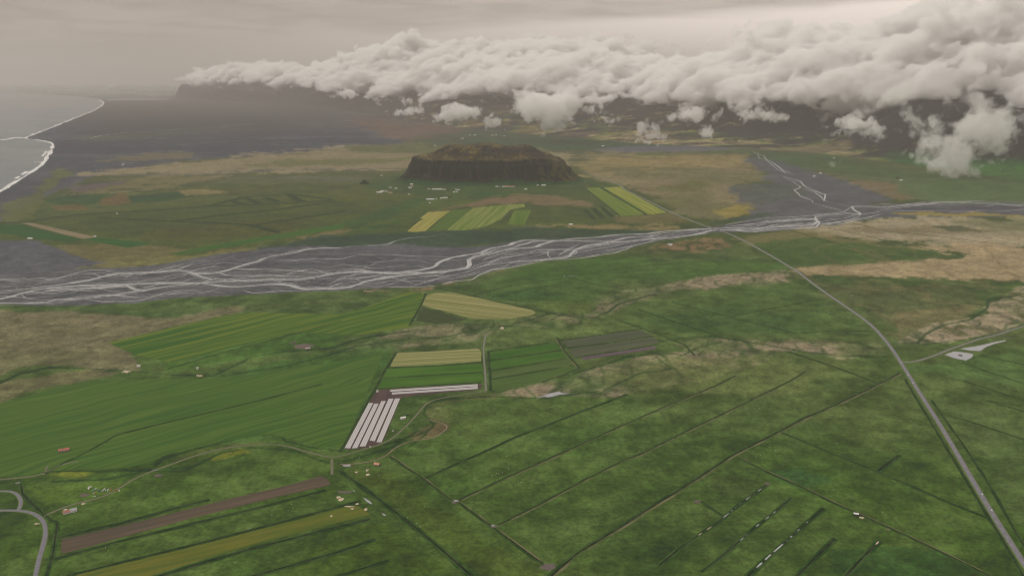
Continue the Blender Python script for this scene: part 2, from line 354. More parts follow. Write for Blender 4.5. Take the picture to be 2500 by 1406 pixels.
# --- the right-hand valley floor
region([(1560, 375), (1830, 366), (2000, 380), (2200, 415), (2500, 440), (2500, 495), (2260, 490), (2200, 450), (2060, 430), (1950, 405), (1860, 380)], (84, 96, 66), 16, 12, .75)
region([(2200, 440), (2500, 430), (2930, 440), (2930, 500), (2500, 490), (2260, 490), (2190, 470)], (90, 104, 72), 10, 8, .8)
GOLD = (145, 135, 110)
region([(1960, 560), (2070, 548), (2170, 534), (2500, 532), (2930, 545), (2930, 640), (2500, 600), (2300, 604), (2200, 588), (2060, 580)], GOLD, 12, 14, .9, noise=.6+.5*sstep(-.3, .3, F3+F2))
region([(1780, 582), (1960, 562), (2100, 585), (2230, 610), (2180, 620), (1980, 592), (1850, 596)], (118, 110, 74), 14, 12, .7)
region([(2230, 600), (2400, 600), (2930, 640), (2930, 740), (2500, 690), (2300, 680), (2150, 680), (1950, 668), (1940, 662), (2100, 641), (2250, 634), (2380, 626)], (150, 133, 102), 9, 12, .95)
region([(2080, 560), (2300, 556), (2420, 566), (2330, 570), (2150, 568)], (110, 100, 74), 6, 10, .6)
region([(2280, 553), (2340, 552), (2400, 565), (2320, 562)], (74, 80, 60), 3, 4, .8)
region([(1860, 600), (1980, 588), (2120, 600), (2280, 618), (2250, 632), (2080, 640), (1900, 645)], (72, 90, 50), 14, 12, .8)
region([(1640, 640), (1900, 640), (1900, 660), (1600, 690), (1300, 690), (1230, 665), (1340, 640), (1500, 620)], (70, 96, 46), 14, 12, .65)
region([(1990, 690), (2250, 688), (2420, 700), (2400, 750), (2330, 790), (2240, 810), (2160, 790), (2060, 730)], (86, 90, 60), 20, 20, .6)
region([(2190, 770), (2330, 750), (2420, 720), (2350, 800), (2260, 830), (2190, 830)], (118, 108, 76), 14, 14, .5)
# dried braid channels: straw islands laced with dark runnels
CH = (128, 119, 94); CH2 = (150, 136, 112)
chan = [
 ([(1450, 742), (1480, 720), (1560, 700), (1700, 680), (1880, 664), (1955, 668), (1900, 688), (1780, 696), (1640, 714), (1560, 735), (1500, 765), (1440, 777), (1395, 782), (1360, 775), (1340, 765), (1440, 765)], CH, .9),
 ([(930, 820), (1000, 800), (1100, 788), (1240, 784), (1330, 768), (1400, 775), (1420, 790), (1320, 800), (1230, 796), (1190, 815), (1150, 835), (1000, 850), (940, 862), (860, 874), (830, 868), (850, 845)], CH, .75),
 ([(1655, 840), (1700, 828), (1760, 822), (1830, 829), (1900, 834), (2000, 828), (2060, 836), (2140, 836), (2175, 862), (2060, 870), (1960, 860), (1890, 858), (1820, 875), (1700, 880), (1640, 872), (1690, 860)], CH, .9),
 ([(1420, 905), (1500, 885), (1610, 862), (1680, 868), (1880, 860), (1860, 880), (1760, 915), (1640, 945), (1500, 972), (1400, 966), (1330, 968), (1200, 965), (1310, 942), (1400, 930)], CH, .85),
 ([(2195, 832), (2250, 800), (2400, 765), (2410, 735), (2470, 712), (2520, 690), (2930, 660), (2930, 780), (2500, 792), (2420, 815), (2330, 830), (2250, 842), (2190, 838)], CH2, .95),
 ([(1050, 990), (1080, 975), (1180, 962), (1210, 968), (1080, 988), (1100, 1030), (1060, 1026), (1040, 1015)], (110, 100, 68), .9),
 ([(1000, 1060), (1060, 1035), (1095, 1030), (1090, 1045), (1050, 1065), (1000, 1068)], (108, 96, 68), .8),
 ([(385, 1135), (440, 1105), (560, 1085), (640, 1062), (670, 1070), (560, 1095), (440, 1125)], (104, 98, 62), .85),
 ([(1520, 612), (1600, 590), (1680, 582), (1760, 580), (1790, 600), (1740, 610), (1680, 620), (1580, 622)], (122, 104, 76), .95),
 ([(-420, 800), (0, 760), (180, 760), (420, 780), (560, 748), (600, 756), (460, 795), (280, 832), (320, 862), (330, 900), (160, 896), (60, 900), (0, 925), (-420, 960)], (112, 105, 80), .85),
 ([(-420, 980), (0, 925), (100, 910), (240, 905), (290, 912), (200, 930), (100, 952), (0, 985), (-420, 1060)], (108, 100, 76), .8),
 ([(880, 705), (960, 712), (1040, 702), (1140, 682), (1230, 656), (1225, 664), (1140, 690), (1050, 708), (960, 715)], (124, 104, 80), .95),
 ([(540, 750), (680, 738), (860, 725), (860, 734), (700, 752), (560, 758)], (112, 106, 68), .4),
]
for p_, c_, a_ in chan:
    region(p_, c_, 9, 9, a_, noise=(.8+.35*sstep(-.5, .4, F3))*(1.0 if (p_[0][0] < -100 or p_[0][0] > 2190) else .35+.75*ISL))
    if p_[0][0] > -100:
        region(p_, (54, 72, 40), 12, 12, .95, noise=VEIN)
region([(2060, 545), (2500, 530), (2930, 560), (2930, 780), (2200, 840), (1940, 668)], (112, 100, 70), 20, 10, .55, noise=vein)
region([(1430, 372), (1836, 368), (1880, 440), (1850, 520), (1700, 537), (1490, 440)], (100, 92, 60), 12, 14, .5, noise=vein)
# pale and dark drifts in the near pasture
region([(1480, 905), (1640, 900), (1880, 880), (2000, 900), (1940, 960), (1700, 960), (1540, 975)], (94, 102, 58), 40, 30, .6)
region([(1100, 1000), (1300, 975), (1480, 980), (1400, 1020), (1200, 1050), (1100, 1060)], (86, 102, 50), 40, 24, .5)
region([(860, 1150), (1000, 1180), (1180, 1330), (1320, 1404), (1180, 1404), (1000, 1260)], (72, 86, 34), 30, 20, .6)
region([(820, 1290), (940, 1270), (1100, 1404), (700, 1404)], (66, 84, 30), 30, 24, .6)
region([(2230, 960), (2420, 1000), (2560, 1100), (2560, 1320), (2420, 1180), (2290, 1000)], (82, 98, 56), 40, 30, .6)
region([(1560, 1330), (1660, 1300), (1700, 1340), (1640, 1404), (1540, 1404)], (46, 66, 32), 30, 30, .5)
region([(2030, 1340), (2200, 1340), (2340, 1360), (2400, 1404), (2020, 1404)], (52, 80, 42), 14, 16, .6)
region([(1860, 1150), (1960, 1140), (2020, 1170), (1960, 1190)], (50, 78, 46), 16, 14, .6)
region([(1750, 1160), (1860, 1170), (1860, 1200), (1770, 1210), (1730, 1190)], (64, 76, 42), 12, 16, .6)
region([(60, 1190), (300, 1170), (320, 1200), (180, 1235), (90, 1245)], (86, 110, 42), 24, 16, .7)
region([(500, 1110), (600, 1098), (620, 1104), (530, 1130), (490, 1132)], (120, 120, 36), 8, 14, .6)
region([(150, 1150), (210, 1148), (240, 1156), (170, 1166), (120, 1158)], (118, 122, 36), 8, 10, .7)
region([(140, 1078), (190, 1076), (200, 1100), (140, 1105)], (96, 112, 40), 8, 8, .6)
region([(740, 1100), (800, 1115), (800, 1150), (760, 1165), (700, 1140), (680, 1110)], (78, 100, 42), 20, 16, .5)
region([(880, 845), (960, 850), (950, 895), (905, 960), (850, 1090), (700, 1070), (560, 1080), (400, 1100), (0, 1165), (0, 985), (215, 930), (500, 925)], (62, 92, 42), 16, 10, .7)
region([(560, 1000), (820, 960), (900, 980), (860, 1060), (640, 1050)], (60, 88, 48), 30, 26, .5)
region([(400, 830), (560, 790), (1000, 790), (860, 820), (820, 850), (600, 865), (420, 900)], (68, 98, 42), 14, 12, .7)
region([(830, 900), (930, 870), (900, 960), (820, 950)], (66, 96, 40), 14, 12, .5)
region([(1120, 705), (1240, 665), (1460, 640), (1500, 700), (1440, 745), (1350, 760), (1180, 715)], (68, 94, 44), 16, 14, .5)
region([(1160, 718), (1320, 700), (1400, 710), (1360, 730), (1220, 730)], (54, 78, 42), 16, 24, .6)
region([(1300, 740), (1440, 736), (1460, 758), (1380, 765)], (98, 108, 56), 14, 12, .5)
region([(1500, 745), (1660, 730), (1800, 700), (1920, 700), (2060, 760), (2130, 810), (1900, 822), (1700, 812), (1560, 800)], (76, 96, 50), 14, 12, .6)
region([(1600, 770), (1760, 750), (1940, 770), (2000, 800), (1800, 812), (1640, 800)], (60, 82, 46), 14, 24, .5)
region([(2210, 900), (2500, 850), (2930, 840), (2930, 960), (2500, 940), (2300, 915)], (80, 106, 56), 12, 12, .7)
# creeks and their wet margins
for ln, c_, w_ in [
 ([(0, 935), (50, 912), (120, 897), (220, 900), (310, 906), (420, 914), (520, 918), (545, 905), (590, 885), (615, 870), (700, 858), (810, 850), (860, 832), (900, 822), (1000, 808)], (44, 62, 36), 3.0),
 ([(545, 918), (620, 905), (700, 893), (800, 868), (870, 845), (960, 832), (1100, 820), (1180, 800), (1240, 795), (1340, 802)], (50, 68, 40), 3.0),
 ([(1240, 796), (1330, 770), (1345, 762), (1450, 775), (1480, 765), (1510, 742), (1600, 718)], (50, 68, 42), 2.5),
 ([(2175, 838), (2240, 838), (2260, 815), (2300, 795), (2370, 780), (2410, 752), (2412, 732), (2480, 722)], (58, 76, 46), 4),
 ([(2260, 840), (2345, 830), (2440, 815), (2500, 792)], (58, 76, 46), 3),
 ([(1000, 1090), (1040, 1060), (1020, 1050), (960, 1090), (900, 1110), (840, 1125)], (46, 70, 34), 4),
 ([(940, 1085), (1040, 1055), (1060, 1038), (1035, 1010), (1040, 990), (1070, 975), (1200, 968), (1330, 972), (1460, 955)], (48, 68, 36), 3.5),
 ([(380, 1135), (400, 1118), (500, 1090), (620, 1062), (680, 1060), (700, 1078), (780, 1095), (840, 1100)], (42, 66, 30), 4),
 ([(280, 1140), (330, 1150), (450, 1150), (540, 1105), (620, 1092), (720, 1100), (800, 1130)], (42, 64, 32), 2.5),
 ([(100, 1150), (300, 1150), (460, 1140)], (46, 70, 36), 4), ([(130, 1175), (260, 1170), (330, 1155)], (44, 68, 36), 7),
 ([(1610, 835), (1660, 826), (1740, 821), (1850, 838), (1960, 858), (2050, 868), (2160, 872)], (54, 74, 42), 3),
 ([(1650, 875), (1700, 850), (1760, 835)], (50, 70, 40), 3), ([(1400, 912), (1470, 892), (1540, 868), (1620, 862), (1690, 868)], (50, 70, 40), 2.5),
 ([(1600, 870), (1640, 900), (1560, 912), (1500, 940), (1460, 962)], (52, 72, 40), 2.5)]:
    stroke(ln, c_, w_, 4, 2.5, .85)
for ln in ([(205, 945), (340, 925), (520, 935), (470, 960)], [(0, 1005), (140, 960), (250, 935), (470, 950)]): stroke(ln, (96, 108, 44), 6, 8, 4, .3)
# silage-cut swathes on the left meadows: curved bands
sw = fbm(VX, VY, 700, 2, 91); ang = .50 + .35*sstep(100, 900, PX) + .35*sw
ca, sa = np.cos(.55), np.sin(.55)
uu = -VX*sa + VY*ca + 150*sw + 60*np.sin(VX/260.0)
band = fbm(uu, uu*0+7, 15, 3, 95, .7)
mm = np.maximum(0, np.minimum(1, poly_sd(PX, PYY, [(0, 985), (215, 930), (500, 925), (940, 858), (905, 960), (850, 1090), (640, 1055), (400, 1100), (360, 1150), (0, 1165)])/14))
lay(mm*0*sstep(.0, .2, band)*.7*sstep(-.7, -.1, F2), (96, 114, 46)); lay(mm*0*sstep(.0, .2, -band)*.6, (42, 74, 42))
F5 = fbm(VX, VY, 34, 4, 37, .7)
RGB = np.clip(RGB*(1+.05*F2+.12*F4+.24*F5*sstep(450, 800, PYY))[:, None], 5, 250)
ALB = albedo(RGB, DIST)
COVER = cover_mat('ground_cover')
gm_ = mesh_np('ground', np.stack([VX, VY, np.zeros_like(VX)], 1), grid_quads(len(Yr), len(cols)), COVER)
setcol(gm_, ALB)
tag(link('ground', gm_), 'flat green and straw coloured plain with black gravel', kind='structure')

# ------------------------------------------------------------------ sea and surf
shore = [(-400, 640), (-150, 540), (0, 470), (40, 446), (80, 421), (108, 400), (122, 380), (132, 362), (134, 352), (122, 346), (98, 342), (60, 338), (90, 327), (130, 311), (165, 297), (200, 283), (232, 270), (251, 258), (255, 250), (243, 243), (205, 237), (150, 233), (60, 230), (-60, 228)]
def resample(pts, step, jit=0.0, seed=0):
    pts = np.asarray(pts, float)[:, :2]
    d = np.r_[0, np.cumsum(np.linalg.norm(np.diff(pts, axis=0), axis=1))]
    n = max(2, int(d[-1]/step)+1); t = np.linspace(0, d[-1], n)
    # Catmull-like smoothing through a fine linear resample and a short running mean
    p = np.stack([np.interp(t, d, pts[:, k]) for k in (0, 1)], 1)
    if jit:
        tg = np.gradient(p, axis=0); nn = np.stack([-tg[:, 1], tg[:, 0]], 1); nn /= np.linalg.norm(nn, axis=1)[:, None]+1e-9
        p = p + nn*(jit*fbm(t, t*0+seed*7.7, max(step*9, jit*7), 4, seed))[:, None]
    return p
def smooth(p, k):
    if k < 1 or len(p) < 2*k+3: return p
    q = np.concatenate([np.repeat(p[:1], k, 0), p, np.repeat(p[-1:], k, 0)]); c = np.cumsum(np.r_[np.zeros((1, 2)), q], 0)
    r = (c[2*k+1:]-c[:-2*k-1])/(2*k+1); r[0], r[-1] = p[0], p[-1]; return r
def ribbon(name, p, prof, mats, wvar=None, z0=0.0, cut=None, taper=0):
    """A strip along p with cross-section prof = [(offset, z, material of the face to the next point)]."""
    p = np.asarray(p, float); n = len(p); tg = np.gradient(p, axis=0); tg /= np.linalg.norm(tg, axis=1)[:, None]+1e-9
    nn = np.stack([-tg[:, 1], tg[:, 0]], 1); w = np.ones(n) if wvar is None else wvar
    if taper:
        e = np.minimum(np.arange(n), np.arange(n)[::-1])/float(taper); w = w*np.clip(e+.08, 0, 1)
    V = [np.stack([p[:, 0]+nn[:, 0]*o*w, p[:, 1]+nn[:, 1]*o*w, np.full(n, z+z0)], 1) for o, z, _ in prof]
    k = len(prof); V = np.stack(V, 1).reshape(-1, 3)
    a = (np.arange(n-1)[:, None]*k + np.arange(k-1)[None])
    if cut is not None: a = a[cut[:-1]]
    mi = np.tile([q[2] for q in prof[:-1]], len(a)); a = a.ravel()
    q = np.stack([a+1, a, a+k, a+k+1], 1)
    me = mesh_np(name, V, q, None, False)
    for m in (mats if isinstance(mats, (list, tuple)) else [mats]): me.materials.append(m)
    if len(me.polygons) == len(mi): me.polygons.foreach_set('material_index', mi.astype(np.int32))
    # faces up
    me.update()
    if len(me.polygons) and sum(f.normal.z for f in list(me.polygons)[:20]) < 0: me.flip_normals()
    return me
def sheet(name, pts, z, mat):
    v = [Vector((x, y, z)) for x, y, *_ in pts]; t = tessellate_polygon([v])
    t = [tuple(reversed(f)) if (v[f[1]]-v[f[0]]).cross(v[f[2]]-v[f[0]]).z < 0 else f for f in t]
    return mesh(name, v, t, mat)
SH = resample(G(shore), 60, 14, 4)
SH = smooth(SH, 3)
sm, t_, b_ = newmat('sea_water'); g_ = N(t_, 'ShaderNodeNewGeometry')
b_.inputs['Base Color'].default_value = (*srgb((112, 114, 110)), 1); b_.inputs['Roughness'].default_value = .5; b_.inputs['Specular IOR Level'].default_value = .38; b_.inputs['IOR'].default_value = 1.33
wv = NOISE(t_, g_.outputs['Position'], .02, 9, .72, .8); bp_ = N(t_, 'ShaderNodeBump'); bp_.inputs['Strength'].default_value = .5; bp_.inputs['Distance'].default_value = 3
t_.links.new(wv, bp_.inputs['Height']); t_.links.new(bp_.outputs[0], b_.inputs['Normal'])
wc = NOISE(t_, g_.outputs['Position'], .0007, 6, .6, 1.0)
t_.links.new(MIX(t_, RMP(t_, wc, .35, .65), tuple(srgb((98, 106, 110))), tuple(srgb((116, 121, 122)))), b_.inputs['Base Color'])
seapts = [tuple(p) for p in SH] + [(-85500, SH[-1][1]), (-85500, SH[0][1]-3000), (SH[0][0]-400, SH[0][1]-3000)]
tag(link('sea', sheet('sea', seapts, .35, sm)), 'grey sea along the black beach', kind='structure')
lagoon = G([(258, 243.5), (300, 241.5), (360, 241), (425, 242.2), (424, 243.6), (340, 244.6), (262, 245.4)])
tag(link('lagoon_water', sheet('lagoon', lagoon, .5, sm)), kind='structure')
fm, t_, b_ = newmat('surf_foam'); b_.inputs['Roughness'].default_value = .7
g_ = N(t_, 'ShaderNodeNewGeometry'); fo = NOISE(t_, g_.outputs['Position'], .03, 6, .7, .6)
t_.links.new(MIX(t_, RMP(t_, fo, .35, .6), (.42, .42, .41), (.78, .78, .76)), b_.inputs['Base Color'])
def surf(p, off, w, seed, cutp=0.0, z=.6):
    n = len(p); i = np.arange(n)*.5
    tg = np.gradient(p, axis=0); tg /= np.linalg.norm(tg, axis=1)[:, None]; nn = np.stack([-tg[:, 1], tg[:, 0]], 1)
    q = p + nn*(off + .35*w*fbm(i*7., i*0+seed, 60, 4, seed))[:, None]
    ww = np.clip(1 + 1.1*fbm(i*7., i*0+seed+3, 40, 4, seed+9), .12, 2.2)
    cut = (fbm(i*7., i*0+seed+5, 70, 3, seed+5) > cutp-.999+1.0*0) if cutp else None
    if cutp: cut = fbm(i*7., i*0+seed+5, 90, 3, seed+5) > cutp
    # shape the strip as a low breaker
    tag(link('surf_foam', ribbon('surf', q, [(-w/2, z-.2, 0), (-w*.1, z+.7, 0), (w/2, z-.15, 0)], fm, ww, 0, cut)), 'white line of breaking surf on the black beach', kind='stuff')
SHf = smooth(resample(SH, 22, 3, 8), 3)
side = 1.0   # sea lies to the left when walking away from the eye
nearpart = SHf[(SHf[:, 1] < 30000)]
surf(nearpart, 12, 30, 1); surf(nearpart, 52, 18, 2, .02)
spit = G(Q(1, (0, 1003), (60, 996), (120, 985), (165, 988)))
surf(resample(spit, 25, 10, 5), 0, 60, 6, .0); surf(resample(G(Q(1, (300, 1090), (345, 1085), (360, 1100))), 20, 8, 2), 0, 34, 7)
surf(resample(G(Q(1, (245, 1160), (310, 1158))), 20, 8, 2), 0, 34, 9)

# ------------------------------------------------------------------ table mountain and the hills
Yb = P(1250, 452)[1]; mpp = (Yb*C_+HC*S_)/F
def mesa():
    nx, ny = 400, 270
    x0, x1, y0, y1 = (920-1250)*mpp, (1470-1250)*mpp, Yb-110, Yb+1150
    x = np.linspace(x0, x1, nx); y = np.linspace(y0, y1, ny); X, Y = np.meshgrid(x, y); X = X.ravel(); Y = Y.ravel()
    n1 = fbm(X, Y, 190, 7, 5, .58); n2 = fbm(X, Y, 45, 5, 9, .6); n3 = fbm(X, Y*.4, 70, 5, 14, .62)
    # plan outline at the foot of the slopes
    foot = [((px-1250)*mpp*(1+v/Yb), Yb+v) for px, v in [(952, 250), (975, 100), (1005, 5), (1070, -45), (1150, -62), (1240, -50), (1330, -25), (1400, 50), (1425, 170), (1428, 420), (1400, 700), (1330, 900), (1200, 1010), (1060, 900), (985, 650)]]
    sd = poly_sd(X, Y, foot, 1.0)
    cxm, cym = X.mean(), Yb+480; th = np.arctan2((Y-cym)*1.0, X-cxm)*560
    rib = 1-2.2*np.abs(fbm(th+60*n1, sd*.35, 150, 5, 17, .66)); rib2 = fbm(th, sd*.25, 30, 4, 19, .65)
    gull = 20*n1 + 10*n2 + (42*rib-18+22*rib2)*sstep(30, 95, sd)
    d = sd + gull*sstep(0, 60, sd)
    pxs = to_px(X, Y, 150)[0]
    # ridge line seen against the plain
    tp = np.array([(985, 405), (1000, 396), (1006, 386), (1022, 378), (1050, 366), (1069, 358), (1090, 356), (1120, 357), (1135, 359), (1150, 356), (1175, 354), (1210, 356), (1240, 359), (1262, 358), (1284, 354.5), (1305, 359), (1325, 366), (1345, 369), (1356, 373), (1372, 388), (1385, 402), (1407, 423)], float)
    Yt = Yb+430
    ty = np.interp(pxs, tp[:, 0], tp[:, 1]); b = (703-ty)/F; zt = HC + Yt*(b*C_-S_)/(C_+b*S_)
    rim = np.interp(pxs, [985, 1006, 1030, 1100, 1200, 1300, 1345, 1375, 1407], [95, 158, 158, 160, 156, 158, 150, 120, 60])
    cliff0 = np.interp(pxs, [985, 1040, 1100, 1180, 1240, 1300, 1360, 1410], [52, 62, 58, 46, 60, 74, 66, 30]) + 14*n1
    z = np.where(d < 115, cliff0*np.clip(np.clip(d, 0, None)/115, 0, 1)**1.55, 0)
    k = .62*sstep(115, 134, d + 6*n3) + .10*sstep(134, 152, d) + .28*sstep(150, 170, d+6*n2); zz = cliff0 + (rim-cliff0)*k
    z = np.where(d >= 115, zz, z)
    inner = sstep(175, 420, d); z = z + np.maximum(zt-rim, 0)*inner
    z = z + (16*n1+7*n2)*sstep(10, 100, d) + 9*n3*sstep(90, 130, d)*(1-sstep(190, 260, d))
    z = np.where(sd < 0, -1.5+0*z, z)
    V = np.stack([X, Y, z], 1); me = mesh_np('mesa', V, grid_quads(ny, nx), cover_mat('mesa_cover', (.09, .03), .5))
    Z = z.reshape(ny, nx); gy_, gx_ = np.gradient(Z, y[1]-y[0], x[1]-x[0]); sl = np.hypot(gx_, gy_).ravel()
    c = np.tile(np.array((68., 86, 50)), (len(z), 1))
    def L(a, col):
        nonlocal c
        a = np.clip(a, 0, 1)[:, None]; c = c*(1-a)+np.asarray(col, float)*a
    L(sstep(.0, .4, n1)*.5, (84, 88, 54)); rx = sstep(1270, 1350, pxs)
    edge_ = 55*n1+30*n2+22*rib-8; spur = sstep(.05, .35, rib+.4*n2)*sstep(50, 90, d + 30*n2)
    L(spur*.8, (74, 68, 60)); L(sstep(92, 108, d+edge_)*(1-rx)*.9, (68, 64, 56))
    rock = sstep(98, 114, d + .8*edge_)*(1-sstep(166, 176, d+6*n2))*(1-.65*rx)
    L(sstep(120, 190, d), (88, 80, 64)); L(sstep(150, 200, d)*sstep(.0, .3, n3+.3*n1)*.8, (116, 104, 74)); L(sstep(190, 290, d+160*n1), (80, 74, 68)); L(sstep(240, 330, d)*sstep(.05, .3, n1+.4*n2)*.6, (112, 102, 72))
    L(sstep(180, 240, d)*sstep(.15, .4, n2)*.6, (130, 112, 70))
    L(rock, (66, 62, 58)); L(rock*sstep(-.05, .3, -rib2), (44, 43, 42)); L(rock*sstep(.1, .35, n2)*.7, (82, 74, 64)); L(rx*sstep(30, 70, d)*(1-sstep(150, 190, d)), (92, 88, 60)); L(rx*sstep(30, 60, d)*(1-sstep(170, 200, d))*sstep(.02, .22, n2+.3*rib2), (56, 53, 50)); L(rock*sstep(.15, .4, -n3)*.45, (74, 80, 54))
    setcol(me, albedo(c, np.hypot(X, Y)))
    tag(link('table_mountain', me), 'flat-topped rock mountain with dark cliffs and green foot slopes', 'mountain', kind='structure')
mesa()
def cone():
    cx, cy, _ = P(890, 449); n, r = 24, 34.0; v = []; rng = np.random.default_rng(2)
    R_ = [1, .8, .55, .3, .1]; H_ = [-1, 5, 13, 22, 27]
    for rr, h in zip(R_, H_):
        for i in range(n):
            a = 2*math.pi*i/n; q = r*rr*(1+.09*rng.standard_normal()*.6); v.append((cx+q*1.15*math.cos(a), cy+q*math.sin(a), h+rng.standard_normal()*.5))
    v.append((cx, cy, 28.5)); f = []
    for j in range(4):
        for i in range(n): f.append((j*n+i, j*n+(i+1) % n, (j+1)*n+(i+1) % n, (j+1)*n+i))
    for i in range(n): f.append((4*n+i, 4*n+(i+1) % n, 5*n))
    me = mesh('cone', v, f, COVER, smooth=True); setcol(me, albedo(np.tile((58., 74, 44), (len(v), 1)), 6200.0*np.ones(len(v))))
    tag(link('knoll', me), 'small dark green conical knoll on the plain', kind='structure')
cone()
def hills():
    cols_ = np.arange(520, 3100, 6.0); Y_ = np.geomspace(5600, 46000, 300)
    dp = Y_*C_+HC*S_; X = ((cols_[None]-1250)/F*dp[:, None]).ravel(); Y = np.repeat(Y_, len(cols_)); px = np.tile(cols_, len(Y_))
    fx = [520, 640, 760, 850, 950, 1100, 1250, 1400, 1560, 1700, 1835, 1960, 2080, 2200, 2330, 2500, 3100]
    fy = [246, 250, 258, 270, 288, 310, 325, 338, 352, 358, 366, 372, 385, 402, 420, 446, 500]
    Yf = np.array([P(1250, v)[1] for v in np.interp(px, fx, fy)])
    t = Y-Yf; D = np.hypot(X, Y)
    n0 = fbm(X, Y, 3400, 7, 61, .52); n1 = fbm(X, Y, 1100, 7, 62, .55); n2 = fbm(X, Y, 260, 5, 63, .6)
    rdg = 1-np.abs(n1)*2.4
    lowland = sstep(900, 1500, px)*(1-sstep(2050, 2200, px))
    steep = sstep(2060, 2260, px)
    g = sstep(0, 5200, t)
    z = 20*sstep(0, 500, t) + g*(230+190*n0) + sstep(200, 2400, t)*(80*rdg+110*n1+10) + sstep(100, 900, t)*34*n2
    z = z + steep*(sstep(150, 1700, t + 320*n1)*270 + sstep(400, 1800, t)*70*rdg) + steep*sstep(300, 900, t)*34*n2
    z = z + (1-sstep(760, 1000, px))*sstep(200, 4500, t)*90
    # stepped lava benches
    st = sstep(150, 400, z)*sstep(1500, 1700, px); z = z + st*9*np.sin(z/17.0)
    z = np.where(z > 420, 420+(z-420)*.3, z)
    z = np.where(t < 0, -4 + 0*z, z - 2.0)
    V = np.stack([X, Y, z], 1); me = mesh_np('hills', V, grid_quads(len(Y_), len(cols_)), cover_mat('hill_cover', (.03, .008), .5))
    Z = z.reshape(len(Y_), len(cols_)); dzy = np.gradient(Z, axis=0)/np.gradient(Y_)[:, None]; dzx = np.gradient(Z, axis=1)/(6/F*dp)[:, None]; sl = np.hypot(dzx, dzy).ravel()
    c = np.tile(np.array((112., 104, 88)), (len(z), 1))
    def L(a, col):
        nonlocal c
        a = np.clip(a, 0, 1)[:, None]; c = c*(1-a)+np.asarray(col, float)*a
    gr = (1-sstep(40, 200, z))
    L(gr*sstep(-.2, .25, n0+.3*n2)*.9, (88, 96, 66)); L(sstep(-.05, .25, n1)*.8, (112, 102, 82)); L(sstep(.0, .25, -n1)*.7, (84, 78, 74)); L(sstep(.05, .4, -n0)*.5, (96, 84, 84)); L(sstep(.02, .2, fbm(X*.5, Y*2.2, 700, 5, 69))*.7, (80, 74, 70)); L(sstep(.1, .2, fbm(X*.4, Y*1.6, 420, 6, 77))*.8, (136, 124, 98)); L(sstep(.1, .2, -fbm(X*.4, Y*1.6, 380, 6, 79))*.8, (66, 64, 64))
    L(sstep(.05, .35, n2)*.6, (92, 98, 66)); L(sstep(.05, .3, -n2)*.6, (78, 72, 70)); L(sstep(.12, .35, n1-n2)*.6, (116, 106, 86))
    L(sstep(.16, .34, sl+.06*n2)*.8, (66, 63, 60)); L(steep*sstep(120, 230, z)*.7, (64, 60, 56)); L(steep*sstep(.1, .4, n2)*sstep(60, 160, z)*.5, (88, 84, 58))
    L(steep*(1-sstep(50, 130, z+40*n1))*.9, (80, 94, 58))
    L((1-sstep(900, 1000, px))*.8, (84, 84, 82))
    setcol(me, albedo(c, D, 1.6))  # whole cover brightened to offset the cloud bank's shade on the hills
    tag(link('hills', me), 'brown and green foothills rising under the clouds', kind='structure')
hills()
def headland():
    sil = [(404, 246), (428, 242), (434, 228), (440, 216), (446, 209), (470, 207), (520, 207), (560, 210), (600, 216), (640, 222), (700, 226), (760, 232), (820, 240), (850, 250)]
    cols_ = np.arange(398, 860, 2.0); Y0, Y1 = 27500., 36000.; Y_ = np.linspace(Y0, Y1, 90)
    dp = Y_*C_+HC*S_; X = ((cols_[None]-1250)/F*dp[:, None]).ravel(); Y = np.repeat(Y_, len(cols_)); px = np.tile(cols_, len(Y_))
    s = np.array(sil, float); Yc = 29300.; ty = np.interp(px, s[:, 0], s[:, 1]); b = (703-ty)/F; zt = np.maximum(HC+Yc*(b*C_-S_)/(C_+b*S_), 0)
    n = fbm(X, Y, 1400, 6, 66, .55); t = Y-Y0
    z = zt*sstep(0, 1700, t+500*n)*(1-sstep(6500, 8400, t)) + 12*n*sstep(300, 1200, t) - 3
    me = mesh_np('headland', np.stack([X, Y, z], 1), grid_quads(len(Y_), len(cols_)), cover_mat('headland_cover', (.01, .003), .4))
    setcol(me, albedo(np.tile(np.array((100., 101, 102)), (len(z), 1))*(1+.07*n[:, None]), np.hypot(X, Y)).clip(.02, .12))
    tag(link('headland_hills', me), 'distant flat-topped headland fading into the haze', kind='structure')
headland()
# ------------------------------------------------------------------ the river's water
wm, t_, b_ = newmat('glacial_water'); g_ = N(t_, 'ShaderNodeNewGeometry')
wc = NOISE(t_, g_.outputs['Position'], .02, 5, .6, .4)
t_.links.new(MIX(t_, RMP(t_, wc, .3, .7), (.28, .285, .29), (.44, .44, .445)), b_.inputs['Base Color'])
b_.inputs['Roughness'].default_value = .32; b_.inputs['IOR'].default_value = 1.33
bp_ = N(t_, 'ShaderNodeBump'); bp_.inputs['Strength'].default_value = .3; bp_.inputs['Distance'].default_value = .4
t_.links.new(NOISE(t_, g_.outputs['Position'], .3, 3, .6), bp_.inputs['Height']); t_.links.new(bp_.outputs[0], b_.inputs['Normal'])
seed_ = [0]
def lvar(n, seed, amt=.5, cells=9.0):
    i = np.arange(n)/cells
    return np.clip(1 + amt*2*fbm(i, i*0+seed*3.3, 1.0, 3, seed), .25, 2.2)
ZL = [0.3]
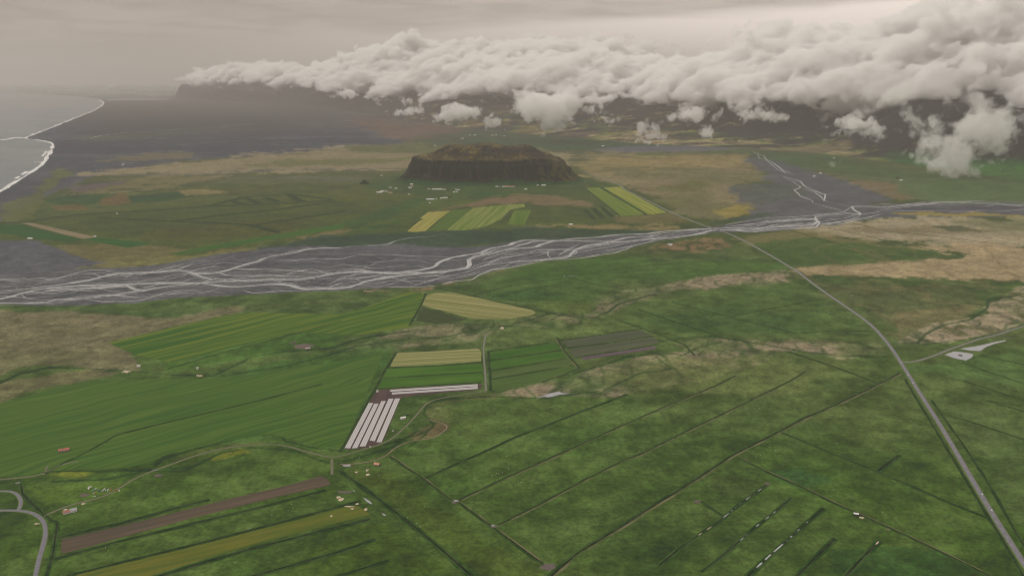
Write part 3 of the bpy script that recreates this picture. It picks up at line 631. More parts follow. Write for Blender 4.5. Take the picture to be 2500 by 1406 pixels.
def braid(pts, w, name='river_braid', lab=None, j=1.0):
    seed_[0] += 1; s = seed_[0]
    g = G(pts); d = np.mean(g[:, 1]); st = max(7.0, d/420)
    p = smooth(resample(g, st, 0, s), 3 if d < 4200 else 1)
    tg = np.gradient(p, axis=0); nn = np.stack([-tg[:, 1], tg[:, 0]], 1); nn /= np.linalg.norm(nn, axis=1)[:, None]+1e-9
    i = np.arange(len(p)); p = p + nn*(j*w*1.0*fbm(i*st, i*0+s*9.1, 130, 4, s))[:, None]
    ZL[0] = .3 + (s % 23)*.012
    me = ribbon(name, p, [(-w/2, 0, 0), (w/2, 0, 0)], wm, lvar(len(p), s, .45, 110/st), ZL[0], taper=5)
    return me
def join_meshes(name, mes, mats):
    V, Fq, off, MI = [], [], 0, []
    for me in mes:
        n = len(me.vertices); co = np.empty(n*3, np.float32); me.vertices.foreach_get('co', co); V.append(co.reshape(-1, 3))
        li = np.empty(len(me.loops), np.int32); me.loops.foreach_get('vertex_index', li); Fq.append(li.reshape(-1, 4)+off); off += n
        mi = np.empty(len(me.polygons), np.int32); me.polygons.foreach_get('material_index', mi); MI.append(mi)
        bpy.data.meshes.remove(me)
    me = mesh_np(name, np.concatenate(V), np.concatenate(Fq), None, False)
    for m in mats: me.materials.append(m)
    MI = np.concatenate(MI)
    if len(me.polygons) == len(MI): me.polygons.foreach_set('material_index', MI)
    return me
main = [
 (18, Q(4, (-400, 800), (0, 745), (200, 720), (450, 685), (650, 655), (730, 635), (850, 605), (960, 600), (1120, 600), (1250, 588), (1330, 592), (1400, 605), (1480, 607), (1570, 597), (1640, 580), (1720, 555), (1830, 525), (1900, 495), (2050, 470), (2200, 435), (2340, 425), (2460, 428))),
 (6, Q(4, (2340, 425), (2460, 424)) + Q(5, (120, 410), (260, 404), (340, 398), (400, 375), (500, 355), (545, 350), (640, 346), (760, 322))),
 (22, Q(4, (-400, 830), (0, 790), (120, 765), (300, 720), (520, 700), (700, 690), (900, 690), (1100, 680), (1250, 680), (1450, 675), (1620, 660), (1900, 655), (2150, 655), (2240, 640), (2350, 615), (2450, 602)) + Q(5, (150, 598), (350, 607), (550, 590), (670, 565), (700, 530), (780, 495), (900, 475), (1010, 462), (1070, 430), (1200, 410), (1260, 385), (1330, 370), (1500, 372), (1700, 375), (1850, 378), (1950, 385), (2100, 378), (2250, 360), (2460, 345))),
 (24, Q(4, (1400, 676), (1470, 685), (1560, 700), (1700, 705), (1850, 695), (1950, 682), (2080, 690), (2150, 715), (2250, 720), (2400, 715)) + Q(5, (40, 708), (100, 700), (200, 665), (300, 640), (450, 620), (650, 605), (800, 590), (920, 565), (940, 540), (930, 510), (960, 490), (1100, 460), (1250, 430), (1400, 420), (1450, 400), (1520, 380), (1620, 365), (1700, 355), (1850, 348), (2000, 330), (2200, 325), (2300, 310), (2440, 300))+Q(6, (100, 292), (240, 287))),
 (16, Q(4, (-400, 820), (0, 822), (120, 825), (300, 815), (480, 800), (700, 775), (870, 755), (950, 740), (1050, 725), (1200, 700), (1450, 678))),
 (9, Q(4, (150, 760), (160, 770), (210, 795), (320, 800), (450, 790), (560, 775), (700, 765), (760, 760), (880, 770), (1000, 785))),
 (7, Q(4, (-200, 660), (0, 655), (150, 655), (300, 650), (450, 648))), (8, Q(4, (290, 662), (420, 640), (600, 590), (720, 578), (820, 585), (850, 592))),
 (6, Q(4, (1180, 575), (1370, 590), (1440, 575), (1500, 560), (1620, 560))), (9, Q(4, (1660, 575), (1800, 578), (1980, 580), (2100, 585), (2250, 600), (2455, 605))),
 (14, Q(4, (1345, 595), (1400, 625), (1480, 650), (1570, 652))), (7, Q(4, (1560, 600), (1620, 622), (1800, 628), (2050, 616), (2300, 604))),
 (8, Q(4, (1900, 513), (2100, 515), (2200, 500), (2450, 508)) + Q(5, (60, 490), (120, 480), (300, 472), (450, 480), (600, 487), (720, 488), (790, 492))),
 (6, Q(4, (1830, 490), (1950, 475), (2060, 468))), (11, Q(4, (1560, 655), (1700, 645), (1850, 630), (2100, 628), (2300, 640))),
 (17, Q(4, (890, 688), (940, 715), (1000, 735), (1060, 728))), (22, Q(4, (520, 700), (620, 690), (720, 700), (850, 698), (960, 690))), (20, Q(4, (600, 715), (700, 712), (850, 708), (980, 698))),
 (14, Q(4, (260, 745), (420, 722), (620, 712), (760, 718))), (12, Q(4, (2350, 716), (2400, 690), (2460, 672))), (8, Q(4, (150, 745), (350, 738), (520, 728), (700, 735))),
 (22, Q(5, (100, 575), (230, 597), (400, 612), (600, 603), (760, 592))), (14, Q(5, (0, 640), (120, 610), (260, 600))), (12, Q(5, (0, 585), (120, 575), (260, 570))), (10, Q(5, (0, 660), (140, 640), (300, 620))),
 (13, Q(5, (975, 563), (1100, 540), (1250, 522), (1400, 515), (1500, 505), (1600, 495), (1650, 480), (1680, 440), (1760, 410), (1900, 390), (2050, 350), (2200, 350), (2300, 320), (2455, 312))),
 (11, Q(5, (710, 695), (800, 665), (950, 655), (1000, 620), (1080, 580), (1200, 572), (1300, 550), (1400, 530), (1490, 510), (1620, 512), (1750, 495), (1850, 475), (1970, 462), (2050, 435), (2090, 415))),
 (7, Q(5, (520, 700), (620, 665), (730, 640), (850, 645))), (6, Q(5, (320, 700), (420, 660), (500, 640), (635, 633))), (7, Q(5, (310, 706), (500, 704), (560, 706), (720, 694))),
 (10, Q(5, (1455, 460), (1490, 448), (1480, 475), (1510, 500))), (8, Q(5, (1560, 480), (1600, 455), (1680, 410), (1720, 395))), (12, Q(5, (1640, 492), (1660, 462), (1690, 448), (1670, 480))),
 (7, Q(5, (1010, 520), (1060, 495), (1150, 470), (1280, 470), (1450, 455), (1600, 430))), (9, Q(5, (940, 500), (1100, 440), (1220, 430), (1300, 400), (1400, 380), (1530, 375))),
 (7, Q(5, (1200, 402), (1340, 400), (1360, 380), (1450, 372))), (7, Q(5, (1000, 620), (1060, 600), (1100, 585))),
 (17, Q(6, (-20, 305), (100, 297), (230, 285), (400, 285), (550, 285), (700, 275), (850, 270), (950, 260), (990, 240), (960, 205), (1050, 190), (1150, 180), (1200, 175), (1290, 187), (1270, 165), (1240, 150), (1230, 130), (1300, 128), (1450, 135), (1550, 128), (1700, 118), (1850, 100), (2050, 98), (2250, 110), (2460, 130), (2800, 150))),
 (14, Q(6, (-60, 350), (0, 345), (150, 325), (230, 300), (350, 300), (500, 308), (700, 292), (880, 285), (980, 275), (1000, 240), (960, 218), (840, 222), (650, 240), (450, 260), (300, 278))),
 (9, Q(6, (320, 265), (330, 258), (380, 250), (500, 230), (620, 212), (800, 205), (950, 195), (1080, 180), (1180, 165), (1220, 135))), 
 (9, Q(6, (450, 268), (560, 250), (650, 230), (830, 225), (900, 205))), (9, Q(6, (560, 300), (700, 278), (800, 262), (900, 262))), (10, Q(6, (300, 300), (420, 292), (560, 300), (640, 308))),
 (7, Q(3, (520, 1085), (560, 1110), (570, 1135), (640, 1150), (700, 1190), (740, 1225), (815, 1250))), (7, Q(3, (540, 1088), (600, 1120), (620, 1150), (700, 1215), (770, 1245))),
 (9, Q(3, (725, 1258), (860, 1295), (890, 1330), (960, 1365), (1030, 1392)) + Q(6, (1040, 40), (1030, 90), (1100, 105), (1220, 130))), (8, Q(6, (880, 0), (960, 28), (1010, 60), (1030, 88))),
 (7, Q(3, (730, 1262), (810, 1300), (865, 1340), (815, 1360), (850, 1385)) + Q(6, (860, 55), (940, 80), (950, 105), (1040, 130), (1100, 145), (1190, 165))),
 (7, Q(6, (1300, 128), (1480, 110), (1600, 122), (1850, 104))), (9, Q(6, (1380, 152), (1480, 150), (1600, 135), (1850, 110))), (7, Q(6, (1850, 101), (2000, 108), (2460, 122), (2800, 140))),
]
mes = [braid(p, w*.62) for w, p in main]
def companion(p, w, s):
    q = np.array(p, float); q = resample(q, 6.0); i = np.arange(len(q)); off = fbm(i*6., i*0+s*3.1, 110, 3, s)*7.0 + fbm(i*6., i*0+s, 30, 3, s+7)*1.5
    q[:, 1] += off; k0 = int(len(q)*rb.uniform(0, .45)); k1 = int(len(q)*rb.uniform(.55, 1)); return braid([tuple(v) for v in q[k0:k1]], w, j=.3)
rb = random.Random(11)
for w, p in main:
    L_ = sum(math.dist(a, b) for a, b in zip(p, p[1:]))
    if L_ > 60:
        for k in range(6 if w >= 13 else 2 if w >= 9 else 1): mes.append(companion(p, rb.choice([2, 2.5, 3.5, 5]), 500+len(mes)))
# small interwoven threads over the whole gravel bed
rb = random.Random(11)
bt = np.array(bedT); bb = np.array(bedB)
def bedline(x0, x1, f0, amp, seed, w):
    xs = np.arange(x0, x1, 9.0); top = np.interp(xs, bt[:, 0], bt[:, 1]); bot = np.interp(xs, bb[:, 0], bb[:, 1])
    f = f0 + amp*fbm(xs, xs*0+seed, 260, 4, seed) + amp*.4*fbm(xs, xs*0+seed, 60, 3, seed+3)
    f = np.clip(f, .03, .97); return braid(list(zip(xs, top+(bot-top)*f)), w, j=.4)
for k in range(130):
    x0 = rb.uniform(-150, 1650); f = rb.uniform(.3, .95) if x0 > 450 else rb.uniform(.08, .95)
    mes.append(bedline(x0, min(x0+rb.uniform(50, 330), 1740), f, .28, 200+k, rb.choice([1.4, 1.8, 2.2, 3, 4])))
for k in range(16):
    x0 = rb.uniform(1742, 2050); mes.append(bedline(x0, min(x0+rb.uniform(90, 260), 2160), rb.uniform(.35, .95), .35, 300+k, rb.choice([4, 6, 8])))
for k in range(7): mes.append(bedline(rb.uniform(2120, 2300), 2700, rb.uniform(.05, .6), .3, 340+k, rb.choice([4, 5])))
tag(link('river_water', join_meshes('river', mes, [wm])), 'pale grey meltwater in many braided channels', kind='structure')
# black-sand plain rivulets
riv = [(12, Q(1, (370, 1000), (480, 1000), (640, 990), (740, 968), (800, 962), (900, 950), (1100, 940), (1300, 925), (1450, 918), (1600, 905), (1700, 895), (1850, 888))), (9, Q(1, (1250, 1040), (1500, 1020), (1800, 1000), (2100, 985), (2460, 975))),
       (7, Q(1, (720, 1090), (760, 1086))), (9, Q(1, (390, 1220), (440, 1212), (510, 1206))), (14, Q(1, (876, 1184), (884, 1172), (1000, 1165))), (8, Q(1, (285, 1243), (330, 1236))), (10, Q(1, (1570, 918), (1640, 908))), (8, Q(1, (1700, 896), (1830, 886)))]
tag(link('rivulet_water', join_meshes('rivulets', [braid(p, w) for w, p in riv], [wm])), 'thin pale streams crossing the black sand', kind='structure')

# ------------------------------------------------------------------ ponds
pm, t_, b_ = newmat('still_water'); b_.inputs['Base Color'].default_value = (.3, .305, .33, 1); b_.inputs['Roughness'].default_value = .25
ponds = [('left pond beside the side road, with a small dark islet', Q(6, (1895, 1190), (1960, 1165), (2020, 1170), (2100, 1185), (2090, 1210), (2045, 1232), (1960, 1215))),
         ('long pond behind the islet pond by the side road', Q(6, (2005, 1148), (2120, 1128), (2240, 1100), (2330, 1085), (2337, 1092), (2240, 1115), (2190, 1135), (2150, 1165), (2060, 1160))),
         ('small irregular pond at the end of the field track', Q(8, (1395, 142), (1460, 118), (1510, 98), (1570, 88), (1582, 98), (1660, 102), (1560, 110), (1500, 132), (1470, 122)))]
for lab, p in ponds: tag(link('pond_water', sheet('pond', resample(list(G(p))+[G(p)[0]], 12, 3, len(lab))[:-1], .5, pm)), lab, kind='structure')
isl = [(c[0]+4.5*math.cos(a)*(1+.2*math.sin(3*a)), c[1]+8*math.sin(a)) for c in [P(2345, 868)] for a in np.linspace(0, 6.28, 14)[:-1]]
me = sheet('islet', isl, .9, COVER); setcol(me, albedo(np.tile((70., 72, 60), (len(me.vertices), 1)))); tag(link('pond_islet', me), 'small dark islet in the pond', kind='structure')

# ------------------------------------------------------------------ worked fields
def direction(p, q):
    a, b = P(*p), P(*q); return math.atan2(b[1]-a[1], b[0]-a[0])
FZ = [0.10]
def two_tone(name, a, b_, scale=.022):
    m = road_mat(name, a); t = m.node_tree; g = N(t, 'ShaderNodeNewGeometry'); bs = t.nodes['Principled BSDF']; n = NOISE(t, g.outputs['Position'], scale, 6, .7); n2 = NOISE(t, g.outputs['Position'], .3, 4, .7)
    c = MIX(t, RMP(t, n, .42, .58), tuple(a), tuple(b_)); v = N(t, 'ShaderNodeVectorMath', operation='SCALE'); t.links.new(c, v.inputs[0]); t.links.new(M(t, 'ADD', n2, .5), v.inputs['Scale']); t.links.new(v.outputs[0], bs.inputs['Base Color'])
    return m
def field(name, label, poly, c1, c2, al, spacing=9.0, length=500.0, patch=.35, warp=0.0, jit=1.5, z=None, lo=.4, hi=.6):
    g = G(poly); d = float(np.hypot(g[:, 0], g[:, 1]).mean()); FZ[0] += .004
    m = field_mat(name+'_soil', c1, c2, direction(*al), spacing, length, None, d, warp, patch, lo, hi)
    q = resample(list(g)+[g[0]], 14, jit, len(label))[:-1]
    return tag(link(name, sheet(name, q, z or FZ[0], m)), label, kind='structure')
HAY, HAY2 = (150, 144, 96), (112, 116, 66)
f1 = [(1030, 745), (1032, 738), (1042, 721), (1060, 716), (1096, 713), (1127, 718), (1215, 738), (1301, 757), (1309, 764), (1298, 770), (1240, 779), (1154, 779)]
field('hay_field', 'yellow cut hay field, the large one with a pointed right end', f1, HAY, HAY2, ((1045, 735), (1290, 765)), 11, 900, .15)
field('fallow_field', 'dark green field under the large yellow hay field', [(1031, 749), (1144, 780), (1069, 791), (1014, 784)], (66, 74, 52), (74, 84, 54), ((1031, 749), (1144, 780)), 14)
f2 = [(969, 862), (1070, 857), (1170, 851), (1175, 860), (1175, 882), (1060, 890), (953, 895), (958, 880)]
field('hay_field', 'yellow rectangular hay field beside the straight track', f2, (152, 146, 98), (110, 118, 66), ((960, 880), (1175, 868)), 10, 900, .1)
field('grass_field', 'bright green strip field directly below the yellow rectangle', [(946, 900), (1177, 888), (1178, 907), (1120, 910), (930, 922)], (76, 110, 42), (64, 96, 38), ((930, 922), (1178, 907)), 30, 200)
field('grass_field', 'bright green strip field above the white row covers', [(929, 926), (1120, 913), (1178, 911), (1178, 934), (1100, 938), (922, 947)], (78, 112, 42), (66, 98, 38), ((930, 922), (1178, 907)), 30, 200)
field('ploughed_field', 'dark brown ploughed soil around the white row covers', Q(8, (262, 76), (500, 58), (1000, 30), (1022, 38), (1020, 52), (990, 76), (700, 100), (440, 125), (420, 165), (330, 400), (302, 458), (210, 480), (130, 498), (28, 500), (30, 488), (120, 320), (205, 160)), (92, 76, 74), (82, 68, 66), ((845, 1090), (900, 985)), 16, 200, .3)
field('crop_strip_field', 'green strip right of the straight track, topmost of four', [(1197, 860), (1342, 838), (1358, 838), (1372, 852), (1197, 878)], (70, 102, 42), (60, 92, 40), ((1197, 878), (1376, 854)), 30, 200)
field('crop_strip_field', 'green strip right of the straight track, second of four', [(1198, 882), (1376, 856), (1384, 872), (1200, 902)], (74, 106, 42), (62, 94, 40), ((1197, 878), (1376, 854)), 30, 200)
field('crop_strip_field', 'olive strip right of the straight track, third of four', [(1201, 908), (1386, 876), (1400, 890), (1349, 899), (1200, 924)], (84, 102, 58), (76, 94, 50), ((1197, 878), (1376, 854)), 30, 200)
field('crop_strip_field', 'olive strip right of the straight track, lowest of four', [(1201, 928), (1349, 903), (1404, 893), (1412, 900), (1330, 930), (1260, 945), (1200, 952)], (82, 102, 54), (74, 96, 48), ((1197, 878), (1376, 854)), 30, 200)
field('fallow_field', 'grey-green strip field, upper of the dark strips', [(1373, 832), (1440, 822), (1564, 805), (1588, 818), (1470, 838), (1385, 848)], (86, 90, 72), (78, 84, 64), ((1373, 832), (1564, 805)), 20)
field('fallow_field', 'grey-green strip field, middle of the dark strips', [(1387, 852), (1470, 841), (1592, 822), (1606, 832), (1606, 838), (1500, 856), (1402, 871)], (90, 94, 74), (80, 86, 66), ((1373, 832), (1564, 805)), 20)
field('ploughed_field', 'narrow violet-brown ploughed strip below the dark strips', Q(5, (1715, 1205), (2262, 1125), (2258, 1148), (2220, 1152), (1740, 1226)), (104, 88, 96), (96, 80, 88), ((1373, 832), (1564, 805)), 20)
field('ploughed_field', 'long brown ploughed field in the lower left, framed by green ditches', Q(7, (440, 1143), (1000, 1015), (1500, 890), (2100, 745), (2305, 683), (2345, 715), (2372, 752), (2000, 835), (1400, 985), (900, 1120), (430, 1252)), (100, 86, 72), (84, 76, 64), ((150, 1330), (800, 1175)), 12, 300, .35)
field('flower_meadow', 'yellowish flowering strip meadow in the lower left', [(180, 1404), (330, 1368), (478, 1331), (649, 1287), (800, 1248), (868, 1232), (905, 1256), (840, 1272), (615, 1330), (380, 1400), (330, 1420)], (104, 106, 40), (80, 96, 38), ((200, 1404), (850, 1245)), 22, 240, .3, 40, 3)
field('hay_field', 'small yellow hay field above the river, leftmost, stepped outline', Q(5, (570, 215), (630, 170), (792, 160), (700, 228), (610, 305), (545, 313), (480, 309), (560, 240), (600, 218)), (156, 146, 82), (128, 128, 64), ((1000, 563), (1060, 520)), 14, 900, .15)
field('grass_field', 'green strip between the leftmost yellow field and the striped field', Q(5, (630, 304), (720, 225), (800, 160), (940, 143), (770, 296)), (90, 108, 56), (80, 100, 50), ((1040, 564), (1150, 510)), 14, 600)
field('hay_field', 'green hay field with pale mown lines above the river', Q(5, (765, 300), (950, 140), (1130, 122), (1312, 110), (1330, 130), (1215, 155), (1180, 190), (1150, 225), (1040, 272), (900, 300)), (126, 132, 74), (98, 116, 56), ((1091, 562), (1155, 508)), 17, 900, .1)
field('grass_field', 'small green field beside the hay field with mown lines', Q(5, (1195, 258), (1245, 158), (1370, 155), (1320, 262)), (98, 116, 58), (88, 108, 52), ((1238, 548), (1255, 513)), 17, 600, .1)
field('hay_field', 'left of two long green-yellow fields by the ring road beyond the river', [(1431, 459), (1462, 458), (1518, 491), (1574, 523), (1545, 527), (1516, 527)], (112, 124, 62), (98, 114, 56), ((1440, 460), (1545, 527)), 16, 900, .1)
field('hay_field', 'right of two long yellow fields by the ring road beyond the river', [(1473, 458), (1514, 456), (1570, 488), (1627, 519), (1600, 523), (1582, 523)], (142, 142, 72), (114, 126, 58), ((1490, 460), (1600, 523)), 16, 900, .1)
field('ploughed_field', 'thin pale ploughed strip on the plain, far left', Q(4, (150, 246), (232, 248), (420, 290), (690, 348), (600, 362), (400, 315)), (136, 124, 100), (124, 112, 88), ((60, 545), (220, 582)), 16)
field('grass_field', 'dark green strip below the thin pale ploughed strip', Q(4, (-200, 262), (150, 258), (380, 318), (590, 366), (510, 385), (250, 360), (0, 318), (-200, 330)), (60, 86, 44), (66, 92, 46), ((60, 545), (220, 582)), 40, patch=.1)
field('grass_field', 'green wedge right of the thin pale ploughed strip', Q(4, (600, 366), (690, 352), (900, 372), (1110, 392), (920, 424), (800, 405)), (60, 90, 44), (66, 96, 46), ((205, 585), (375, 595)), 40, patch=.1)
field('grass_field', 'long bright green band along the far river bank', Q(4, (1210, 470), (1500, 410), (1800, 360), (2100, 312), (2460, 250), (2460, 282), (2200, 325), (1900, 372), (1500, 440), (1260, 476)), (74, 102, 44), (66, 94, 46), ((410, 620), (840, 545)), 30, patch=.15)
field('grass_field', 'striped green meadow left of the large yellow field', Q(4, (780, 1105), (1250, 988), (1600, 910), (1820, 885), (2100, 895), (2460, 900))+[(1000, 712), (1038, 718), (1004, 798), (870, 818)]+Q(4, (2100, 1030), (1600, 1150), (1240, 1245), (1080, 1215), (960, 1185)), (98, 114, 46), (58, 92, 40), ((275, 837), (640, 755)), 24, 700, .2, 60, 4, lo=.42, hi=.6)
field('hay_field', 'large dark green meadow with curved mowing bands above the barn with a red roof', [(-300, 1065), (-120, 1010), (0, 986), (110, 955), (215, 932), (330, 926), (500, 924), (640, 912), (790, 888), (938, 862), (914, 915), (895, 960), (870, 1020), (838, 1092), (780, 1090), (700, 1070), (660, 1060), (620, 1062), (560, 1075), (470, 1094), (400, 1112), (372, 1130), (300, 1144), (200, 1146), (120, 1150), (60, 1160), (0, 1163), (-300, 1180)], (84, 108, 46), (58, 90, 42), ((0, 1060), (420, 955)), 13, 500, .3, 95, 3, lo=.34, hi=.66)
# ------------------------------------------------------------------ roads and tracks
def road_mat(name, c, scale=.15):
    m, t, b = newmat(name); g = N(t, 'ShaderNodeNewGeometry')
    n = NOISE(t, g.outputs['Position'], scale, 6, .65)
    t.links.new(MIX(t, RMP(t, n, .3, .7), tuple(np.array(c)*.82), tuple(np.array(c)*1.15)), b.inputs['Base Color']); b.inputs['Roughness'].default_value = .85
    return m
ASPH = road_mat('worn_asphalt', (.145, .14, .16)); SHOUL = road_mat('gravel_shoulder', (.15, .145, .135)); GRAVEL = road_mat('track_gravel', (.155, .135, .11)); VERGE = road_mat('grass_verge', tuple(albedo((88, 104, 54))))
DIRT = road_mat('bare_earth', (.24, .17, .13)); PAINT = flat('road_paint', (.7, .7, .68)); WET_SHADE = two_tone('ditch_bottom', (.008, .011, .006), (.028, .034, .018), .05); BANK = two_tone('ditch_bank', albedo((46, 70, 36)), albedo((66, 88, 46))); SEDGE = two_tone("dark_sedge", albedo((64, 76, 50), 4500.), albedo((72, 86, 54), 4500.)); DRY = two_tone('dry_bank', albedo((108, 106, 76)), albedo((74, 90, 48)))  # ditch bottom: dark wet ground, with shade from grass and depth coloured in
for m_ in (WET_SHADE, BANK, DRY, SEDGE, VERGE, DIRT, GRAVEL): m_.node_tree.nodes['Principled BSDF'].inputs['Specular IOR Level'].default_value = .05
ring = Q(9, (2800, 1800), (2640, 1600), (2460, 1320), (2225, 950), (2150, 822), (2000, 565), (1870, 342), (1760, 172), (1675, 35)) + Q(6, (1590, 1262), (1520, 1152), (1440, 1052), (1370, 978), (1250, 890), (1080, 775), (950, 682), (850, 603), (700, 510), (540, 420), (440, 366), (330, 316), (240, 289), (120, 248), (0, 200)) + Q(5, (2350, 165), (2200, 90), (2030, 5)) + Q(2, (2010, 1330), (1880, 1275), (1810, 1250), (1740, 1236))
RP = smooth(resample(G(ring), 12), 6)
tag(link('ring_road', ribbon('ring_road', RP, [(-6.6, 0.03, 2), (-4.7, 1.0, 1), (-3.8, 1.1, 0), (3.8, 1.1, 1), (4.7, 1.0, 2), (6.6, .03, 2)], [ASPH, SHOUL, VERGE])), 'straight grey main road running from the lower right corner to the bridge', kind='structure')
near_road = RP[RP[:, 1] < 4500]
dash = (np.arange(len(near_road)) % 2) == 0
tag(link('road_marking', ribbon('centre_line', near_road, [(-.09, 1.12, 0), (.09, 1.12, 0)], PAINT, cut=dash)), 'white broken centre line of the main road', kind='structure')
def path(name, label, pts, w, mat, z=.35, jit=1.0, verge=True):
    p = smooth(resample(G(pts), 8, jit, len(pts)), 3)
    pr = [(-w/2-1.2, .03, 1), (-w/2, z, 0), (w/2, z, 1), (w/2+1.2, .03, 1)] if verge else [(-w/2, z, 0), (w/2, z, 0)]
    return tag(link(name, ribbon(name, p, pr, [mat, VERGE], lvar(len(p), len(pts), .12))), label, kind='structure')
path('side_road', 'grey gravel side road leaving the main road past the two ponds', Q(6, (1592, 1246), (1640, 1246), (1680, 1240), (1800, 1205), (1920, 1155), (2050, 1110), (2150, 1075), (2280, 1045), (2460, 985), (2800, 850)), 7.5, SHOUL, .8, 0)
path('side_track', 'narrow pale track past the ponds', Q(6, (2180, 1062), (2230, 1060), (2330, 1068), (2460, 1077), (2800, 1110)), 3.2, GRAVEL)
path('farm_track', 'straight narrow track between the strip fields', Q(5, (1042, 1045), (1036, 1075), (1025, 1150), (1030, 1220), (1035, 1280), (1040, 1340), (1042, 1400))+[(1187, 955)], 4.0, SHOUL, .4, .5)
path('farm_track', 'winding brown farm track from the straight track to the lower left', Q(8, (1040, 84), (980, 95), (900, 106), (740, 130), (640, 155), (600, 190), (560, 240), (500, 310), (440, 365), (380, 420), (300, 465), (200, 490), (100, 520), (0, 553))+Q(7, (2375, 566), (2280, 540), (2140, 502), (2050, 472), (1950, 463), (1800, 466), (1650, 482), (1500, 515), (1350, 560), (1230, 605), (1100, 650), (1000, 690), (900, 740), (840, 790), (780, 825), (650, 865), (480, 900), (350, 962), (312, 975)), 3.4, GRAVEL, .3, 1.2)
path('farm_track', 'short track stub running south from the track junction', Q(7, (2375, 568), (2373, 610), (2375, 680)), 4, GRAVEL, .3)
path('farm_track', 'track entering from the left edge with a fork', Q(7, (-200, 735), (0, 718), (80, 706), (240, 698), (320, 676), (380, 640), (430, 605), (500, 590), (560, 588)), 3.6, GRAVEL, .3)
path('farm_track', 'short fork of the left-edge track', Q(7, (310, 682), (325, 660), (335, 630), (350, 615)), 3, GRAVEL, .3)
path('country_road', 'curving grey paved road in the lower left corner', Q(7, (-300, 945), (0, 938), (100, 934), (160, 936), (230, 952), (280, 975), (315, 1015), (330, 1070), (322, 1140), (300, 1220), (275, 1300), (255, 1400), (240, 1480), (220, 1600)), 6.5, ASPH, .6, 0)
path('country_road', 'curved loop road joining the paved road at the left edge', Q(7, (-200, 815), (0, 800), (60, 790), (95, 793), (130, 825), (158, 870), (155, 905), (130, 934)), 5.5, ASPH, .62, 0)
path('dirt_bank', 'bare brown eroded creek bank winding past the orange-roofed hut', Q(8, (0, 608), (80, 605), (170, 600), (250, 580), (330, 555), (370, 510), (400, 480), (450, 462), (520, 435), (570, 420), (610, 438), (650, 435), (700, 400), (760, 360), (790, 328), (740, 315), (680, 298), (620, 285)), 2.6, DIRT, .3, 2.0, False)
path('country_road', 'thin dark road crossing the far fields behind the flat-topped hill', Q(3, (0, 1268), (400, 1262), (700, 1256), (1080, 1240), (1300, 1262), (1560, 1296), (1640, 1298)), 9, SHOUL, .6, 0)
